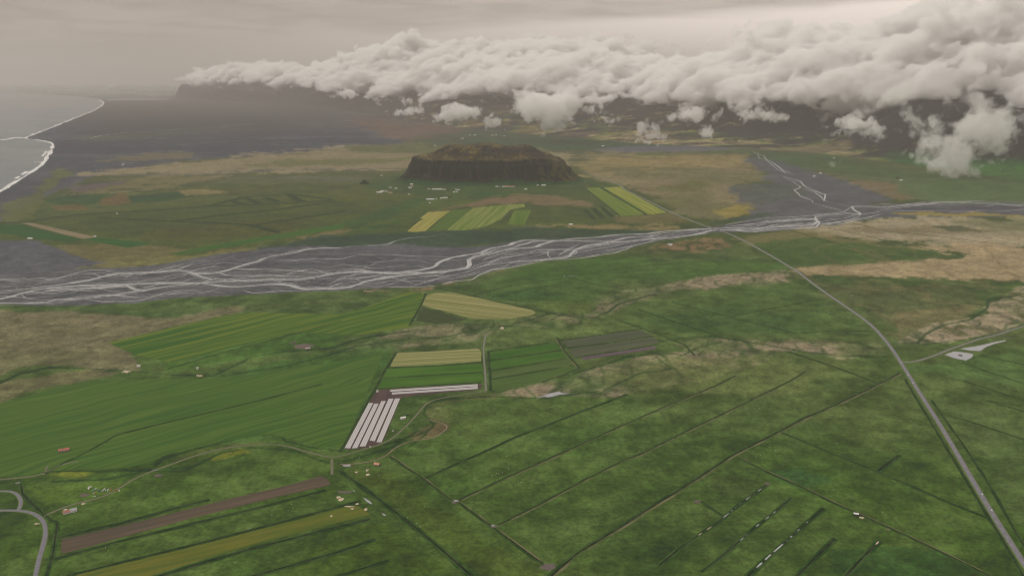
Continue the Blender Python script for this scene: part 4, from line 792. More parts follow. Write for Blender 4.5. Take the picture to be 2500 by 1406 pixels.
# ------------------------------------------------------------------ ditches
def ditch(pts, w=3.4, kind=0, lab=None, jit=.6, cut=None):
    g = G(pts); d = g[:, 1].mean(); p = resample(g, max(6, d/300), jit, int(pts[0][0])); w = w*max(1.0, (d/1500)**.45)
    # a raised spoil bank, a steep drop and a wet bottom, its colour darkened for the ditch's shade too; the far bank is lower
    A, B = ((0, 0), (0, 2), (2, 0), (3, 3))[kind]
    pr = [(-w*1.5, .03, A), (-w*.75, .7, A), (-w*.42, .28, 1), (w*.4, .28, B), (w*.6, .6, B), (w*1.4, .03, B)]
    return ribbon('ditch', p, pr, [BANK, WET_SHADE, DRY, SEDGE], lvar(len(p), int(pts[0][1]), .16))
D = [
 ('drainage ditch running diagonally past the muddy pools to the bottom edge', 3.2, 1, Q(8, (360, 550), (600, 710), (770, 845), (870, 890), (1080, 1045), (1250, 1170), (1400, 1280), (1470, 1328))),
 ('uppermost long ditch of the large pasture', 3.0, 0, Q(8, (600, 710), (850, 597), (1050, 510), (1270, 405), (1450, 340), (1700, 240), (1900, 165), (2060, 105))),
 ('second long ditch of the large pasture', 3.0, 2, Q(8, (860, 860), (1100, 745), (1450, 590), (1800, 430), (2100, 295), (2460, 140))+Q(9, (120, 105), (250, 50), (350, 0))+Q(6, (405, 1340))),
 ('third long ditch of the large pasture', 3.0, 2, Q(8, (1130, 1040), (1400, 910), (1700, 745), (2050, 570), (2140, 540), (2300, 460), (2460, 380))+Q(9, (200, 300), (500, 155), (800, 5))+Q(6, (900, 1310))),
 ('broad ditch with ribbed banks crossing the pasture to the main road', 4.2, 2, Q(8, (1470, 1440), (1560, 1360), (1700, 1240), (2000, 1060), (2200, 930), (2460, 770))+Q(9, (180, 675), (350, 560), (500, 480), (720, 370), (900, 275), (1100, 190), (1300, 95), (1420, 35))+Q(6, (1440, 1392), (1580, 1320))),
 ('ditch meeting the broad ditch from the upper left', 3.0, 0, Q(6, (770, 1165), (1000, 1240), (1200, 1310), (1420, 1395))),
 ('ditch from the broad ditch to the main road, upper of two', 2.8, 0, Q(9, (725, 378), (900, 450), (1150, 555), (1410, 660), (1650, 760), (1900, 870), (2200, 990))),
 ('short spur ditch in the right pasture', 4.2, 0, Q(9, (1410, 660), (1490, 600), (1570, 540))),
 ('ditch from the broad ditch to the bottom edge past the white-roofed shed', 3.2, 1, Q(9, (420, 555), (500, 600), (650, 670), (900, 780), (1100, 880), (1290, 965), (1500, 1060), (1700, 1150), (1900, 1245), (2200, 1395), (2400, 1490))),
 ('roadside ditch left of the main road', 2.4, 0, Q(9, (1610, 0), (1700, 150), (1900, 480), (2090, 790), (2210, 990), (2310, 1150), (2440, 1380), (2560, 1600))),
 ('roadside ditch right of the main road', 2.4, 0, Q(9, (1800, 150), (1870, 250), (2000, 430), (2180, 700), (2340, 980), (2460, 1190), (2600, 1420))),
 ('ditch from the roadside ditch towards the right edge', 2.2, 0, Q(9, (1850, 235), (2100, 310), (2460, 430), (2800, 540))),
 ('parallel ditch in the right meadow, lower', 2.2, 0, Q(9, (2030, 10), (2240, 80), (2460, 150), (2800, 260))),
 ('parallel ditch in the right meadow, lowest short one', 2.2, 0, Q(9, (2200, 150), (2330, 190), (2460, 230), (2800, 350))),
 ('parallel ditch in the right meadow, upper', 2.2, 0, Q(6, (2020, 1245), (2200, 1310), (2460, 1395), (2800, 1510))),
 ('parallel ditch in the right meadow, topmost below the ponds', 2.2, 0, Q(6, (2150, 1190), (2300, 1225), (2460, 1258), (2800, 1330))),
 ('stub ditch with pale water, leftmost of five', 3.4, 0, Q(9, (-150, 1330), (0, 1205), (130, 1115), (260, 1030), (430, 890), (620, 755))),
 ('tiny side ditch ending in a brown heap', 3.0, 0, Q(9, (150, 870), (230, 925), (315, 980))),
 ('stub ditch with pale water, second of five', 3.2, 0, Q(9, (150, 1375), (280, 1280), (400, 1180), (540, 1055), (670, 955), (800, 845))),
 ('stub ditch with pale water, third of five', 3.4, 0, Q(9, (430, 1460), (490, 1400), (640, 1260), (750, 1165), (850, 1075), (910, 1020), (1030, 920))),
 ('stub ditch, fourth of five, dark', 3.4, 0, Q(9, (790, 1450), (850, 1392), (920, 1320), (1110, 1135))),
 ('stub ditch, fifth of five, with a pale end', 3.4, 0, Q(9, (1150, 1450), (1190, 1400), (1300, 1280), (1430, 1150))),
 ('big drainage canal from the track junction to the bottom edge', 4.2, 0, Q(8, (0, 655), (200, 800), (400, 950), (600, 1110), (750, 1235), (940, 1400), (1020, 1470))),
 ('dense green ditch above the brown ploughed field', 4.6, 0, Q(7, (405, 1135), (600, 1090), (900, 1020), (1200, 935), (1500, 858))),
 ('dense green ditch below the brown ploughed field', 4.2, 0, Q(7, (370, 1290), (800, 1170), (1300, 1050), (1800, 930), (2050, 865), (2330, 792))),
 ('green ditch above the flowering strip meadow', 4.0, 0, Q(7, (480, 1405), (900, 1300), (1400, 1180), (1900, 1050), (2460, 900), (2580, 868))),
 ('green ditch below the flowering strip meadow', 4.8, 0, Q(7, (1100, 1415), (1450, 1310), (1800, 1210), (2460, 1045))+Q(8, (215, 1000))),
 ('green ditch near the bottom edge, upper of two', 4.4, 0, Q(7, (1750, 1420), (2100, 1325), (2460, 1222))+Q(8, (250, 1140))),
 ('green ditch near the bottom edge, lower of two', 4.4, 0, Q(8, (-60, 1425), (100, 1370), (350, 1295))),
 ('ditch bordering the strip fields on the left', 3.2, 0, Q(7, (150, 755), (160, 815), (240, 900), (320, 970), (380, 1015), (412, 1020), (400, 1110), (380, 1240), (335, 1400), (320, 1480))),
 ('straight ditch across the striped left meadow', 2.8, 0, Q(7, (880, 385), (1100, 330), (1500, 235), (1900, 140), (2300, 35))),
 ('winding ditch continuing to the left edge', 2.4, 0, Q(7, (880, 385), (820, 405), (720, 465), (620, 520), (560, 550), (480, 585), (380, 640), (330, 672))),
 ('ditch along the right edge of the left meadow', 2.6, 0, [(967, 862), (940, 905), (914, 955)]+Q(8, (200, 160), (30, 470), (0, 520))),
 ('ditch above the white row covers', 2.6, 0, Q(8, (255, 68), (600, 45), (1010, 22))),
 ('ditch right of the straight farm track', 2.6, 0, Q(5, (1062, 1160), (1070, 1300), (1078, 1410))+[(1198, 953)]),
 ('ditch under the yellow rectangular field', 2.6, 0, [(944, 898), (1060, 893), (1177, 885)]),
 ('ditch between the two bright green strips', 2.6, 0, [(929, 924), (1060, 915), (1178, 909)]),
 ('ditch of the four strips, first', 2.6, 0, [(1192, 858), (1342, 836)]), ('ditch of the four strips, second', 2.6, 0, [(1195, 880), (1376, 854)]),
 ('ditch of the four strips, third', 2.6, 0, [(1199, 905), (1383, 875)]), ('ditch of the four strips, fourth', 2.6, 0, [(1199, 926), (1347, 900)]),
 ('diagonal ditch between the green strips and the grey-green strips', 2.8, 2, Q(5, (1550, 1065), (1600, 1160), (1710, 1285), (1600, 1330), (1440, 1385))),
 ('ditch above the grey-green strips', 2.4, 0, [(1370, 831), (1470, 817), (1566, 803)]), ('ditch between the grey-green strips', 2.4, 0, [(1385, 850), (1480, 838), (1592, 820)]), ('ditch below the grey-green strips', 2.4, 0, [(1403, 873), (1500, 859), (1606, 840)]),
 ('ditch along the upper side of the large yellow field', 2.8, 0, [(1060, 702), (1127, 716), (1215, 736), (1301, 755), (1350, 766), (1430, 778)]),
 ('ditch along the left side of the large yellow field', 2.6, 0, [(1040, 716), (1030, 740), (1014, 770), (1000, 795)]),
 ('long ditch from the creek to the main road, upper', 2.2, 0, Q(5, (1990, 940), (2200, 1015), (2460, 1115))+[(1697, 868)]),
 ('thin ditch over the middle pasture, upper', 1.8, 3, Q(5, (2130, 865), (2460, 975))+Q(6, (300, 1060))),
 ('thin ditch over the middle pasture, right', 1.8, 3, Q(6, (-60, 810), (0, 828), (350, 918), (600, 980), (840, 1038), (1100, 1015), (1380, 1022))),
 ('thin ditch rising to the right in the middle pasture', 1.6, 3, Q(6, (350, 918), (600, 870), (960, 800))),
 ('thin ditch from the gravel bank, first', 1.5, 3, Q(6, (760, 290), (900, 330), (1100, 392), (1350, 450), (1550, 490))), ('thin ditch from the gravel bank, second', 1.5, 3, Q(6, (1060, 280), (1300, 330), (1500, 380), (1750, 430), (2050, 488))),
 ('thin ditch from the gravel bank, third', 1.4, 3, Q(6, (1240, 250), (1500, 310), (1800, 335), (2100, 375), (2340, 400))), ('thin ditch across the green strip by the river', 1.5, 3, Q(5, (950, 765), (1200, 700), (1600, 640), (2050, 570), (2460, 530))),
 ('thin ditch under the river bank', 1.5, 3, Q(5, (1080, 780), (1400, 710), (1640, 668))), ('thin ditch descending right of the river bank', 1.5, 3, Q(5, (1640, 640), (1800, 680), (2030, 722))),
 ('ditch across the left striped meadow', 2.2, 0, Q(4, (1200, 1290), (1500, 1200), (1900, 1095), (2440, 945))),
 ('line of ditch on the plain beyond the river, first', 10, 3, Q(4, (0, 250), (200, 240), (380, 210), (560, 190), (700, 180), (1200, 150), (1480, 130), (2000, 110), (2400, 85))),
 ('line of ditch on the plain beyond the river, second', 10, 3, Q(4, (700, 210), (1240, 235), (1800, 262), (2000, 318))), ('line of ditch on the plain beyond the river, third', 10, 3, Q(4, (1240, 235), (1600, 190), (2000, 150), (2400, 95))),
 ('line of ditch on the plain beyond the river, fourth', 10, 3, Q(4, (1820, 262), (2200, 205), (2460, 165))), ('line of ditch on the plain beyond the river, fifth', 10, 3, Q(4, (1480, 130), (1740, 65), (2060, 40), (2380, 80))),
 ('line of ditch on the plain beyond the river, sixth', 10, 3, Q(4, (1660, 90), (1750, 118))), ('line of ditch on the plain beyond the river, seventh', 10, 3, Q(4, (1740, 62), (1860, 110))), ('line of ditch on the plain beyond the river, eighth', 10, 3, Q(4, (1900, 65), (2000, 100))), ('line of ditch on the plain beyond the river, ninth', 10, 3, Q(4, (2060, 42), (2160, 95))),
 ('ditch behind the dark green field strips, left', 6, 3, Q(5, (1750, 150), (1820, 222))), ('ditch behind the dark green field strips, middle', 6, 3, Q(5, (1810, 140), (1880, 212))), ('ditch behind the dark green field strips, right', 6, 3, Q(5, (1870, 130), (1950, 205))),
 ('ditch between the two yellow roadside fields', 2.4, 0, [(1467, 458), (1525, 491), (1578, 524)]), ('ditch under the yellow roadside fields', 1.8, 0, [(1450, 545), (1516, 529), (1628, 521)]),
 ('ditch left of the yellow roadside fields', 1.8, 0, [(1426, 459), (1460, 486), (1514, 528)]),
]
for lab, w, kd, pts in D: tag(link('drainage_ditch', ditch(pts, w, kd)), lab, kind='structure')
# pale water and bare sand in the stub ditches
DW = flat('shallow_water', (.36, .37, .38), .25); SANDM = road_mat('pale_sand', (.46, .37, .27), .3)
def on_line(pts, a, b): 
    p = resample(G(pts), 2.0); n = len(p); return p[int(a*n):max(int(b*n), int(a*n)+3)]
def dashes(pts, spans, w=1.5, mat=DW, z=.42):
    for a, b in spans:
        p = on_line(pts, a, b); tag(link('ditch_water', ribbon('ditch_water', p, [(-w/2, z, 0), (w/2, z, 0)], mat, lvar(len(p), int(a*99), .4, 4.), taper=2)), 'pale water lying in a stub ditch', kind='structure')
S1 = Q(9, (-150, 1330), (0, 1205), (130, 1115), (260, 1030), (430, 890), (620, 755)); S2 = Q(9, (150, 1375), (280, 1280), (400, 1180), (540, 1055), (670, 955), (800, 845)); S3 = Q(9, (490, 1400), (640, 1260), (750, 1165), (850, 1075), (910, 1020), (1030, 920)); S5 = Q(9, (1190, 1400), (1300, 1280), (1430, 1150))
dashes(S1, [(.55, .62), (.63, .655), (.67, .69), (.72, .745), (.78, .84), (.86, .88), (.9, .95)], 1.3); dashes(S1, [(.33, .37), (.40, .45)], 1.5, SANDM)
dashes(S2, [(.38, .43), (.45, .47), (.57, .61), (.67, .72), (.76, .8)], 1.6); dashes(S3, [(.10, .18), (.2, .29), (.31, .44), (.47, .49), (.52, .56), (.62, .66), (.75, .78)], 2.0); dashes(S5, [(.86, .98)], 2.4, SANDM)
dashes(Q(8, (170, 850), (230, 895)), [(0, 1)], 4.2, pm, .9); dashes(Q(8, (300, 958), (328, 978)), [(0, 1)], 4.5, pm, .9); dashes(Q(8, (92, 792), (108, 806)), [(0, 1)], 3.2, pm, .9)
def patch(name, label, c, w, h, mat, z=.5, seed=0, kind='structure'):
    """An uneven low patch of bare material, w by h photo pixels."""
    x, y, _ = P(*c); x1 = P(c[0]+w/2, c[1])[0]; y1 = P(c[0], c[1]-h/2)[1]; rx, ry = abs(x1-x), abs(y1-y); v = [(0, 0, z+.25)]; n = 18
    for rr, zz in ((.6, z+.2), (1, .05)):
        for i in range(n):
            a = 2*math.pi*i/n; q = rr*(1+.38*float(fbm(np.array([math.cos(a)*2+seed]), np.array([math.sin(a)*2]), 1.1, 3, seed)[0])*2)
            v.append((rx*q*math.cos(a), ry*q*math.sin(a), zz))
    f = [(0, 1+i, 1+(i+1) % n) for i in range(n)] + [(1+i, 1+n+i, 1+n+(i+1) % n, 1+(i+1) % n) for i in range(n)]
    me = mesh(name, v, f, mat, smooth=True); me.validate()
    return tag(link(name, me, None, (x, y, 0)), label, kind=kind)
MUD = road_mat('wet_mud', (.10, .075, .07), .3); PEAT = road_mat('peat', (.09, .065, .055), .3)
for i, (c, w, h, m_, lb) in enumerate([
 ((826, 1213), 10, 5, SANDM, 'pale sand spill'), ((832, 1219), 14, 8, SANDM, 'pale sand spill'), ((852, 1236), 24, 4, SANDM, 'long pale sand spill'), ((872, 1229), 8, 5, SANDM, 'pale sand spill'), ((860, 1242), 9, 5, SANDM, 'pale sand spill'), ((893, 1243), 9, 6, SANDM, 'ring-shaped sand spill'), ((809, 1259), 7, 4, SANDM, 'pale sand spill'),
 ((870, 1152), 9, 4, SANDM, 'pale sand patch'), ((896, 1148), 8, 5, SANDM, 'pale sand patch'), ((897, 1158), 10, 5, SANDM, 'pale sand patch'), ((204, 1229), 9, 3.5, SANDM, 'pale sand patch'), ((90, 1278), 12, 3.5, SANDM, 'pale sand patch beside the paved road'),
 ((1112, 1224), 24, 9, MUD, 'muddy pool margin at a ditch crossing'), ((1204, 1285), 20, 8, MUD, 'muddy pool margin at a ditch crossing'), ((1338, 1382), 34, 16, MUD, 'large muddy hollow where two ditches meet'), ((1875, 1181), 14, 7, PEAT, 'brown peat heap at a ditch end'), ((1703, 1224), 14, 8, PEAT, 'brown peat heap at a ditch end'), ((385, 1160), 20, 8, PEAT, 'dark heap beside the farm track'),
 ((205, 1208), 24, 7, PEAT, 'dark bare patch by the scrapyard'), ((308, 907), 22, 5, SANDM, 'pale bare creek bank'), ((486, 917), 14, 4, SANDM, 'pale bare creek bank'), ((378, 1147), 16, 4, SHOUL, 'pale culvert crossing'), ((900, 711), 28, 4, DIRT, 'brown river bank edge'), ((1636, 597), 12, 5, DW, 'pale bare patch by the river'), ((1225, 801), 10, 4, SANDM, 'pale bare patch by the creek'), ((840, 1201), 38, 5, MUD, 'brown bare strip'), ((2170, 1292), 14, 6, DRY, 'brown dry patch beside the long ditch'), ((42, 1178), 12, 4, SHOUL, 'pale culvert crossing by the left track'), ((845, 1136), 22, 5, pm, 'small pool by the canal head'), ((2105, 1263), 14, 5, SANDM, 'pale rubble beside the white-roofed shed'), ((740, 845), 50, 14, PEAT, 'trampled ground round the ruins'),
 ]): patch('bare_ground', lb, c, w, h, m_, .3, i)
patch('pool_water', 'small grey pool where two ditches meet, left', (1113, 1222), 13, 5, pm, .9, 3); patch('pool_water', 'small grey pool where two ditches meet, middle', (1204, 1283), 11, 4, pm, .9, 5)

# ------------------------------------------------------------------ buildings
WH = flat('white_wall', (.62, .61, .58)); WHR = flat('white_roof', (.72, .71, .69)); RED = flat('red_sheet_roof', (.40, .13, .10), .5, var=.25); RUST = flat('rusty_roof', (.36, .16, .11), .7, var=.35); GREY = flat('grey_sheet_roof', (.36, .37, .38), .45, var=.1); DARK = flat('dark_opening', (.02, .02, .02)); CONC = flat('concrete_wall', (.30, .27, .24)); GLASS = flat('window_glass', (.04, .05, .06), .1); ORNG = flat('orange_roof', (.52, .24, .15), .6, var=.3); GRN = flat('green_roof', (.09, .16, .12), .5); STONE = flat('old_stone', (.26, .2, .19), .9, var=.4); BLK = flat('black_rubber', (.02, .02, .02))
def bx(a, b): 
    v = [(x, y, z) for z in (a[2], b[2]) for y in (a[1], b[1]) for x in (a[0], b[0])]
    return v, [(0, 2, 3, 1), (4, 5, 7, 6), (0, 1, 5, 4), (2, 6, 7, 3), (0, 4, 6, 2), (1, 3, 7, 5)]
def boxes(name, lst, mat, parent):
    V, Fc = [], []
    for a, b in lst:
        v, f = bx(a, b); o = len(V); V += v; Fc += [tuple(i+o for i in q) for q in f]
    return link(name, mesh(name, V, Fc, mat), parent)
_cache = {}
def house(label, c, l, w, h, rise, wall, roof, rot, cat='building', name='farm_building', group=None, detail=0, chimney=False, roof2=None):
    x, y, _ = P(*c); e = bpy.data.objects.new(name, None); COL.objects.link(e); e.location = (x, y, 0); e.rotation_euler = (0, 0, rot); e.empty_display_size = 2
    tag(e, label, cat, group)
    key = (l, w, h, rise, wall.name)
    v = [(sx*l/2, sy*w/2, z) for z in (0, h) for sy in (-1, 1) for sx in (-1, 1)] + [(-l/2, 0, h+rise), (l/2, 0, h+rise)]
    f = [(0, 2, 3, 1), (0, 1, 5, 4), (2, 6, 7, 3), (0, 4, 8, 6, 2), (1, 3, 7, 9, 5)]
    link('wall', mesh('wall', v, f, wall), e)
    ov = .35; k = rise/(w/2); 
    def slope(x0, x1, s): return [(x0, s*(w/2+ov), h-ov*k), (x1, s*(w/2+ov), h-ov*k), (x1, 0, h+rise+.02), (x0, 0, h+rise+.02), (x0, s*(w/2+ov), h-ov*k+.22), (x1, s*(w/2+ov), h-ov*k+.22), (x1, 0, h+rise+.24), (x0, 0, h+rise+.24)]
    fs = [(0, 3, 2, 1), (4, 5, 6, 7), (0, 1, 5, 4), (1, 2, 6, 5), (2, 3, 7, 6), (3, 0, 4, 7)]
    def roofpart(x0, x1, m):
        V = slope(x0, x1, -1) + slope(x0, x1, 1); Fc = fs + [tuple(i+8 for i in q[::-1]) for q in fs]
        return link('roof', mesh('roof', V, Fc, m), e)
    if roof2: 
        ra = roofpart(-l/2-ov, 0, roof); ra['label'] = 'rusty half of the roof'; rb_ = roofpart(0.003, l/2+ov, roof2); rb_['label'] = 'grey half of the roof'
    else: r = roofpart(-l/2-ov, l/2+ov, roof)
    if chimney: boxes('chimney', [((-.4, -.4+w*.12, h+rise*.4), (.4, .4+w*.12, h+rise+1.1))], CONC, e)
    if detail:
        boxes('door', [((l/2, -1.3, 0), (l/2+.07, 1.3, min(h*.85, 2.8)))], DARK, e)
        for i in range(detail):
            xx = -l/2 + l*(i+.5)/detail
            wd = boxes('window', [((xx-.6, -w/2-.06, h*.4), (xx+.6, -w/2, h*.4+1.0))], WH, e)
            boxes('pane', [((xx-.48, -w/2-.09, h*.4+.12), (xx+.48, -w/2-.062, h*.4+.88))], GLASS, wd)
    return e
R = math.radians
house('isolated barn with a red sheet roof in the striped left meadow', Q(7, (458, 510))[0], 19, 8.5, 2.6, 2.6, CONC, RED, R(24), 'barn', 'barn', detail=4)
house('white-gabled barn with half rusty, half grey roof by the farm track', Q(7, (500, 948))[0], 21, 8.5, 3.0, 2.7, WH, RUST, R(34), 'barn', 'barn', detail=4, roof2=GREY)
house('white lean-to annex at the end of the half grey-roofed barn', (160, 1247), 4.5, 4.5, 2.4, 1.0, WH, WHR, R(34), 'annex', 'barn_annex')
house('small hut with an orange rusted roof beside the eroded creek bank', Q(8, (265, 612))[0], 10.5, 7, 2.6, 2.0, CONC, ORNG, R(-22), 'hut', 'hut', detail=2)
house('white shed standing right of the white row covers', (984, 1022), 10.5, 6.5, 3.2, 1.2, WH, WHR, R(28), 'shed', 'shed', detail=2)
house('small white-roofed shed beside the long ditch in the right pasture', (2090, 1257), 7.5, 5.0, 3.0, 1.2, flat('tarred_wall', (.06, .05, .06)), WHR, R(-20), 'shed', 'shed', detail=1)
house('ruined building with a whitish broken roof, right of two ruins', (751, 852), 13, 7, 2.6, 1.2, STONE, flat('broken_roof', (.5, .4, .38), var=.4), R(28), 'ruin', 'ruined_building')
def ruin(label, c, l, w, rot, seed):
    x, y, _ = P(*c); e = bpy.data.objects.new('ruined_building', None); COL.objects.link(e); e.location = (x, y, 0); e.rotation_euler = (0, 0, rot); tag(e, label, 'ruin'); r = random.Random(seed)
    for (ax, ay, bx_, by) in ((-l/2, -w/2, l/2, -w/2), (-l/2, w/2, l/2, w/2), (-l/2, -w/2, -l/2, w/2), (l/2, -w/2, l/2, w/2), (0, -w/2, 0, w/2)):
        n = 9; V = []; Fc = []; dx, dy = bx_-ax, by-ay; L = math.hypot(dx, dy); nx_, ny_ = -dy/L*.35, dx/L*.35
        for i in range(n+1):
            t = i/n; hh = r.uniform(.5, 3.0); px_, py_ = ax+dx*t, ay+dy*t
            V += [(px_-nx_, py_-ny_, 0), (px_+nx_, py_+ny_, 0), (px_+nx_, py_+ny_, hh), (px_-nx_, py_-ny_, hh)]
        for i in range(n):
            o = i*4; Fc += [(o, o+4, o+7, o+3), (o+1, o+2, o+6, o+5), (o+3, o+7, o+6, o+2)]
        Fc += [(0, 3, 2, 1), (n*4, n*4+1, n*4+2, n*4+3)]
        link('wall', mesh('wall', V, Fc, STONE), e)
ruin('roofless ruined farmhouse of reddish stone walls, left of two ruins', (715, 838), 15, 12, R(20), 4)
# far farmsteads: (px, py, length, wall, roof, label)
W_, A_r, Gr = (WH, WHR), (WH, RED), (WH, GREY)
def zz5(x, y): return (900+x/5.682, 420+y/5.682)
far_farms = [
 (zz5(178, 56), 16, W_, 'lone white building far left of the flat-topped hill, near the knoll'), (zz5(300, 222), 20, Gr, 'grey-roofed building, left in the farm above the red-ended farm'), (zz5(380, 236), 16, W_, 'white building, right in the farm above the red-ended farm'),
 (zz5(150, 290), 34, W_, 'longest white barn at the left end of the red-ended farm'), (zz5(190, 276), 24, W_, 'upper white barn of the red-ended farm'), (zz5(245, 277), 18, Gr, 'grey building in the middle of the red-ended farm'), (zz5(300, 292), 24, A_r, 'red-roofed building at the right end of the red-ended farm'),
 (zz5(597, 176), 20, W_, 'topmost white building in the farm at the hill left foot'), (zz5(602, 194), 16, A_r, 'red-roofed middle building in the farm at the hill left foot'), (zz5(572, 224), 22, W_, 'lowest white building in the farm at the hill left foot'),
 (zz5(835, 240), 16, Gr, 'grey house leftmost among the dark shelter trees'), (zz5(905, 245), 26, W_, 'white house second among the dark shelter trees'), (zz5(978, 245), 36, W_, 'largest white house among the dark shelter trees'), (zz5(1048, 250), 24, Gr, 'grey building rightmost among the dark shelter trees'),
 (zz5(1186, 284), 16, W_, 'white silo building, lower left of four loose sheds'), (zz5(1216, 252), 14, W_, 'white shed, upper left of four loose sheds'), (zz5(1250, 254), 12, W_, 'white shed, upper right of four loose sheds'), (zz5(1226, 281), 10, W_, 'white shed, lower right of four loose sheds'),
 (zz5(856, 386), 46, W_, 'large white barn in the farm below the shelter trees'), (zz5(938, 380), 8, W_, 'tiny white shed in the farm below the shelter trees'), (zz5(1008, 371), 15, W_, 'small white house left of the farm with a hedge'), (zz5(1064, 365), 26, W_, 'white house in front of the dark hedge'), (zz5(848, 436), 10, W_, 'tiny white shed beside brown ruins below the farm'),
 (zz5(1780, 208), 18, W_, 'white church-like house at the left of the red-roofed farm'), (zz5(1808, 209), 16, Gr, 'grey-roofed house second in the red-roofed farm'), (zz5(1872, 210), 18, W_, 'white house before the red roofs'), (zz5(1915, 206), 30, A_r, 'long red-roofed barn, left of two'), (zz5(1990, 208), 40, A_r, 'longest red-roofed barn, right of two'),
 (zz5(2180, 244), 18, W_, 'lone white barn below the red-roofed farm'), (zz5(2345, 188), 12, W_, 'small white shed right of the red-roofed farm'), (zz5(2425, 190), 28, W_, 'white farmhouse at the right foot of the flat-topped hill'),
 (Q(2, (875, 993))[0], 36, W_, 'white farm on the plain behind the hill, leftmost'), (Q(2, (930, 970))[0], 26, W_, 'white farm behind the hill, second'), (Q(2, (965, 969))[0], 34, W_, 'white farm behind the hill, third'), (Q(2, (1090, 971))[0], 34, W_, 'white farm behind the hill, fourth'), (Q(2, (1116, 968))[0], 26, W_, 'white farm behind the hill, fifth'), (Q(2, (1175, 975))[0], 20, W_, 'white farm behind the hill, rightmost'), (Q(2, (1880, 1047))[0], 30, W_, 'lone white building beyond the yellow plain'),
 (Q(2, (680, 1044))[0], 22, W_, 'tiny white building at the upper left of the hill'), (Q(2, (22, 1050))[0], 26, W_, 'lone white building on the edge of the black sand'),
 (Q(3, (1580, 1292))[0], 24, W_, 'white farmhouse with a dark tree below the dark mountain'), (Q(3, (1005, 1242))[0], 20, W_, 'white shed by the bridge of the side river'), (Q(3, (1100, 1134))[0], 14, W_, 'lone white shed on the green slope'), (Q(3, (960, 1264))[0], 18, W_, 'long low white shed by the far road'),
 (Q(4, (216, 363))[0], 20, W_, 'white shed at the edge of the grey sand, far left'), (Q(4, (680, 348))[0], 10, W_, 'small white shed at the right end of the pale ploughed strip'), (Q(4, (837, 184))[0], 8, W_, 'tiny white hut alone on the far left plain'), (Q(5, (1650, 262))[0], 18, W_, 'white shed by the far river bank'), (Q(5, (495, 47))[0], 8, W_, 'tiny hut between the two left farms'),
 (Q(4, (992, 1277))[0], 8, W_, 'small white trailer near the left creek'), (Q(4, (1412, 1292))[0], 5, W_, 'tiny white tank near the creek'), (Q(8, (268, 93))[0], 4.5, W_, 'small white trailer on the brown soil corner'),
]
rr = random.Random(3)
for c, l, (wa, ro), lab in far_farms: house(lab, c, l, min(l*.5, 13), 3.0+min(l, 30)*.06, 2.2, wa, ro, R(rr.uniform(-14, 22)), group='far farm buildings' if c[1] < 500 else None)
# scrapyard
def car(label, c, rot, body, group='cars on the main road', name='car', kind='car', z=0.0, world=None, s=1.0):
    x, y, _ = world if world is not None else P(*c)
    e = bpy.data.objects.new(name, None); COL.objects.link(e); e.location = (x, y, z); e.rotation_euler = (0, 0, rot); e.scale = (s, s, s); tag(e, label, kind, group)
    pr = [(-2.2, .35), (-2.2, .85), (-2.0, 1.0), (-1.2, 1.05), (-.75, 1.48), (.75, 1.5), (1.35, 1.02), (2.1, .85), (2.25, .6), (2.2, .35)]
    n = len(pr); V = [(x_, s_*.88*(1 if z_ < 1.1 else .84), z_) for s_ in (-1, 1) for x_, z_ in pr]
    Fc = [tuple(range(n)), tuple(range(2*n-1, n-1, -1))] + [(i, i+n, (i+1) % n+n, (i+1) % n) for i in range(n)]
    bo = link('body', mesh('body', V, Fc, body), e)
    for s_ in (-1, 1): boxes('side_window', [((-.9, s_*.80-.06, 1.07), (.95, s_*.80+.06, 1.4))], GLASS, e)
    boxes('windscreen', [((.9, -.66, 1.08), (1.12, .66, 1.3))], GLASS, e)
    for sx_ in (-1.35, 1.35):
        for sy_ in (-.85, .85):
            v = [(sx_+.33*math.cos(a), sy_+d, .33+.33*math.sin(a)) for d in (-.1, .1) for a in np.linspace(0, 2*math.pi, 11)[:-1]]
            f = [tuple(range(9, -1, -1)), tuple(range(10, 20))] + [(i, (i+1) % 10, (i+1) % 10+10, i+10) for i in range(10)]
            link('wheel', mesh('wheel', v, f, BLK), e)
    return e
PW, PS, PBk, PR_, PB = flat('white_paint', (.78, .78, .77), .3, var=.03), flat('silver_paint', (.5, .52, .53), .3, var=.03), flat('dark_blue_paint', (.05, .09, .14), .3), flat('red_paint', (.4, .08, .06), .4), flat('teal_paint', (.2, .34, .36), .4)
def road_car(px, py, off, body, label):
    x, y, _ = P(px, py); d = np.hypot(RP[:, 0]-x, RP[:, 1]-y); i = int(np.argmin(d)); a, b = RP[max(i-1, 0)], RP[min(i+1, len(RP)-1)]; t = (b-a)/np.linalg.norm(b-a); nn = np.array((-t[1], t[0]))
    q = RP[i]+nn*off; car(label, None, math.atan2(t[1], t[0])+(0 if off > 0 else math.pi), body, world=(q[0], q[1], 0), z=1.1)
road_car(2421, 1251, -1.6, PW, 'white car nearest on the main road'); road_car(2399, 1207, -1.9, PW, 'cream white car meeting a teal one on the main road'); road_car(2393, 1204, 1.9, PB, 'dull teal car meeting a white one on the main road')
road_car(2231, 938, 1.7, PW, 'white car on the main road just below the junction, lower of two'); road_car(2218, 916, 1.7, PW, 'white car on the main road at the junction, upper of two'); road_car(2230, 889, 0.0, PS, 'silver car turning at the road junction')
road_car(1794, 578, 1.7, PW, 'white car on the main road nearest the bridge'); road_car(1854, 608, -1.7, PW, 'white car on the main road, second after the bridge'); road_car(1950, 662, 1.7, PW, 'white car halfway along the main road, first of a loose queue'); road_car(1958, 670, 1.7, PS, 'silver car halfway along the main road, last of a loose queue'); road_car(1519, 458, 1.7, PW, 'white car far away beside the yellow roadside fields')
def yz(x, y): return (130+x/7.03, 1070+y/7.03)
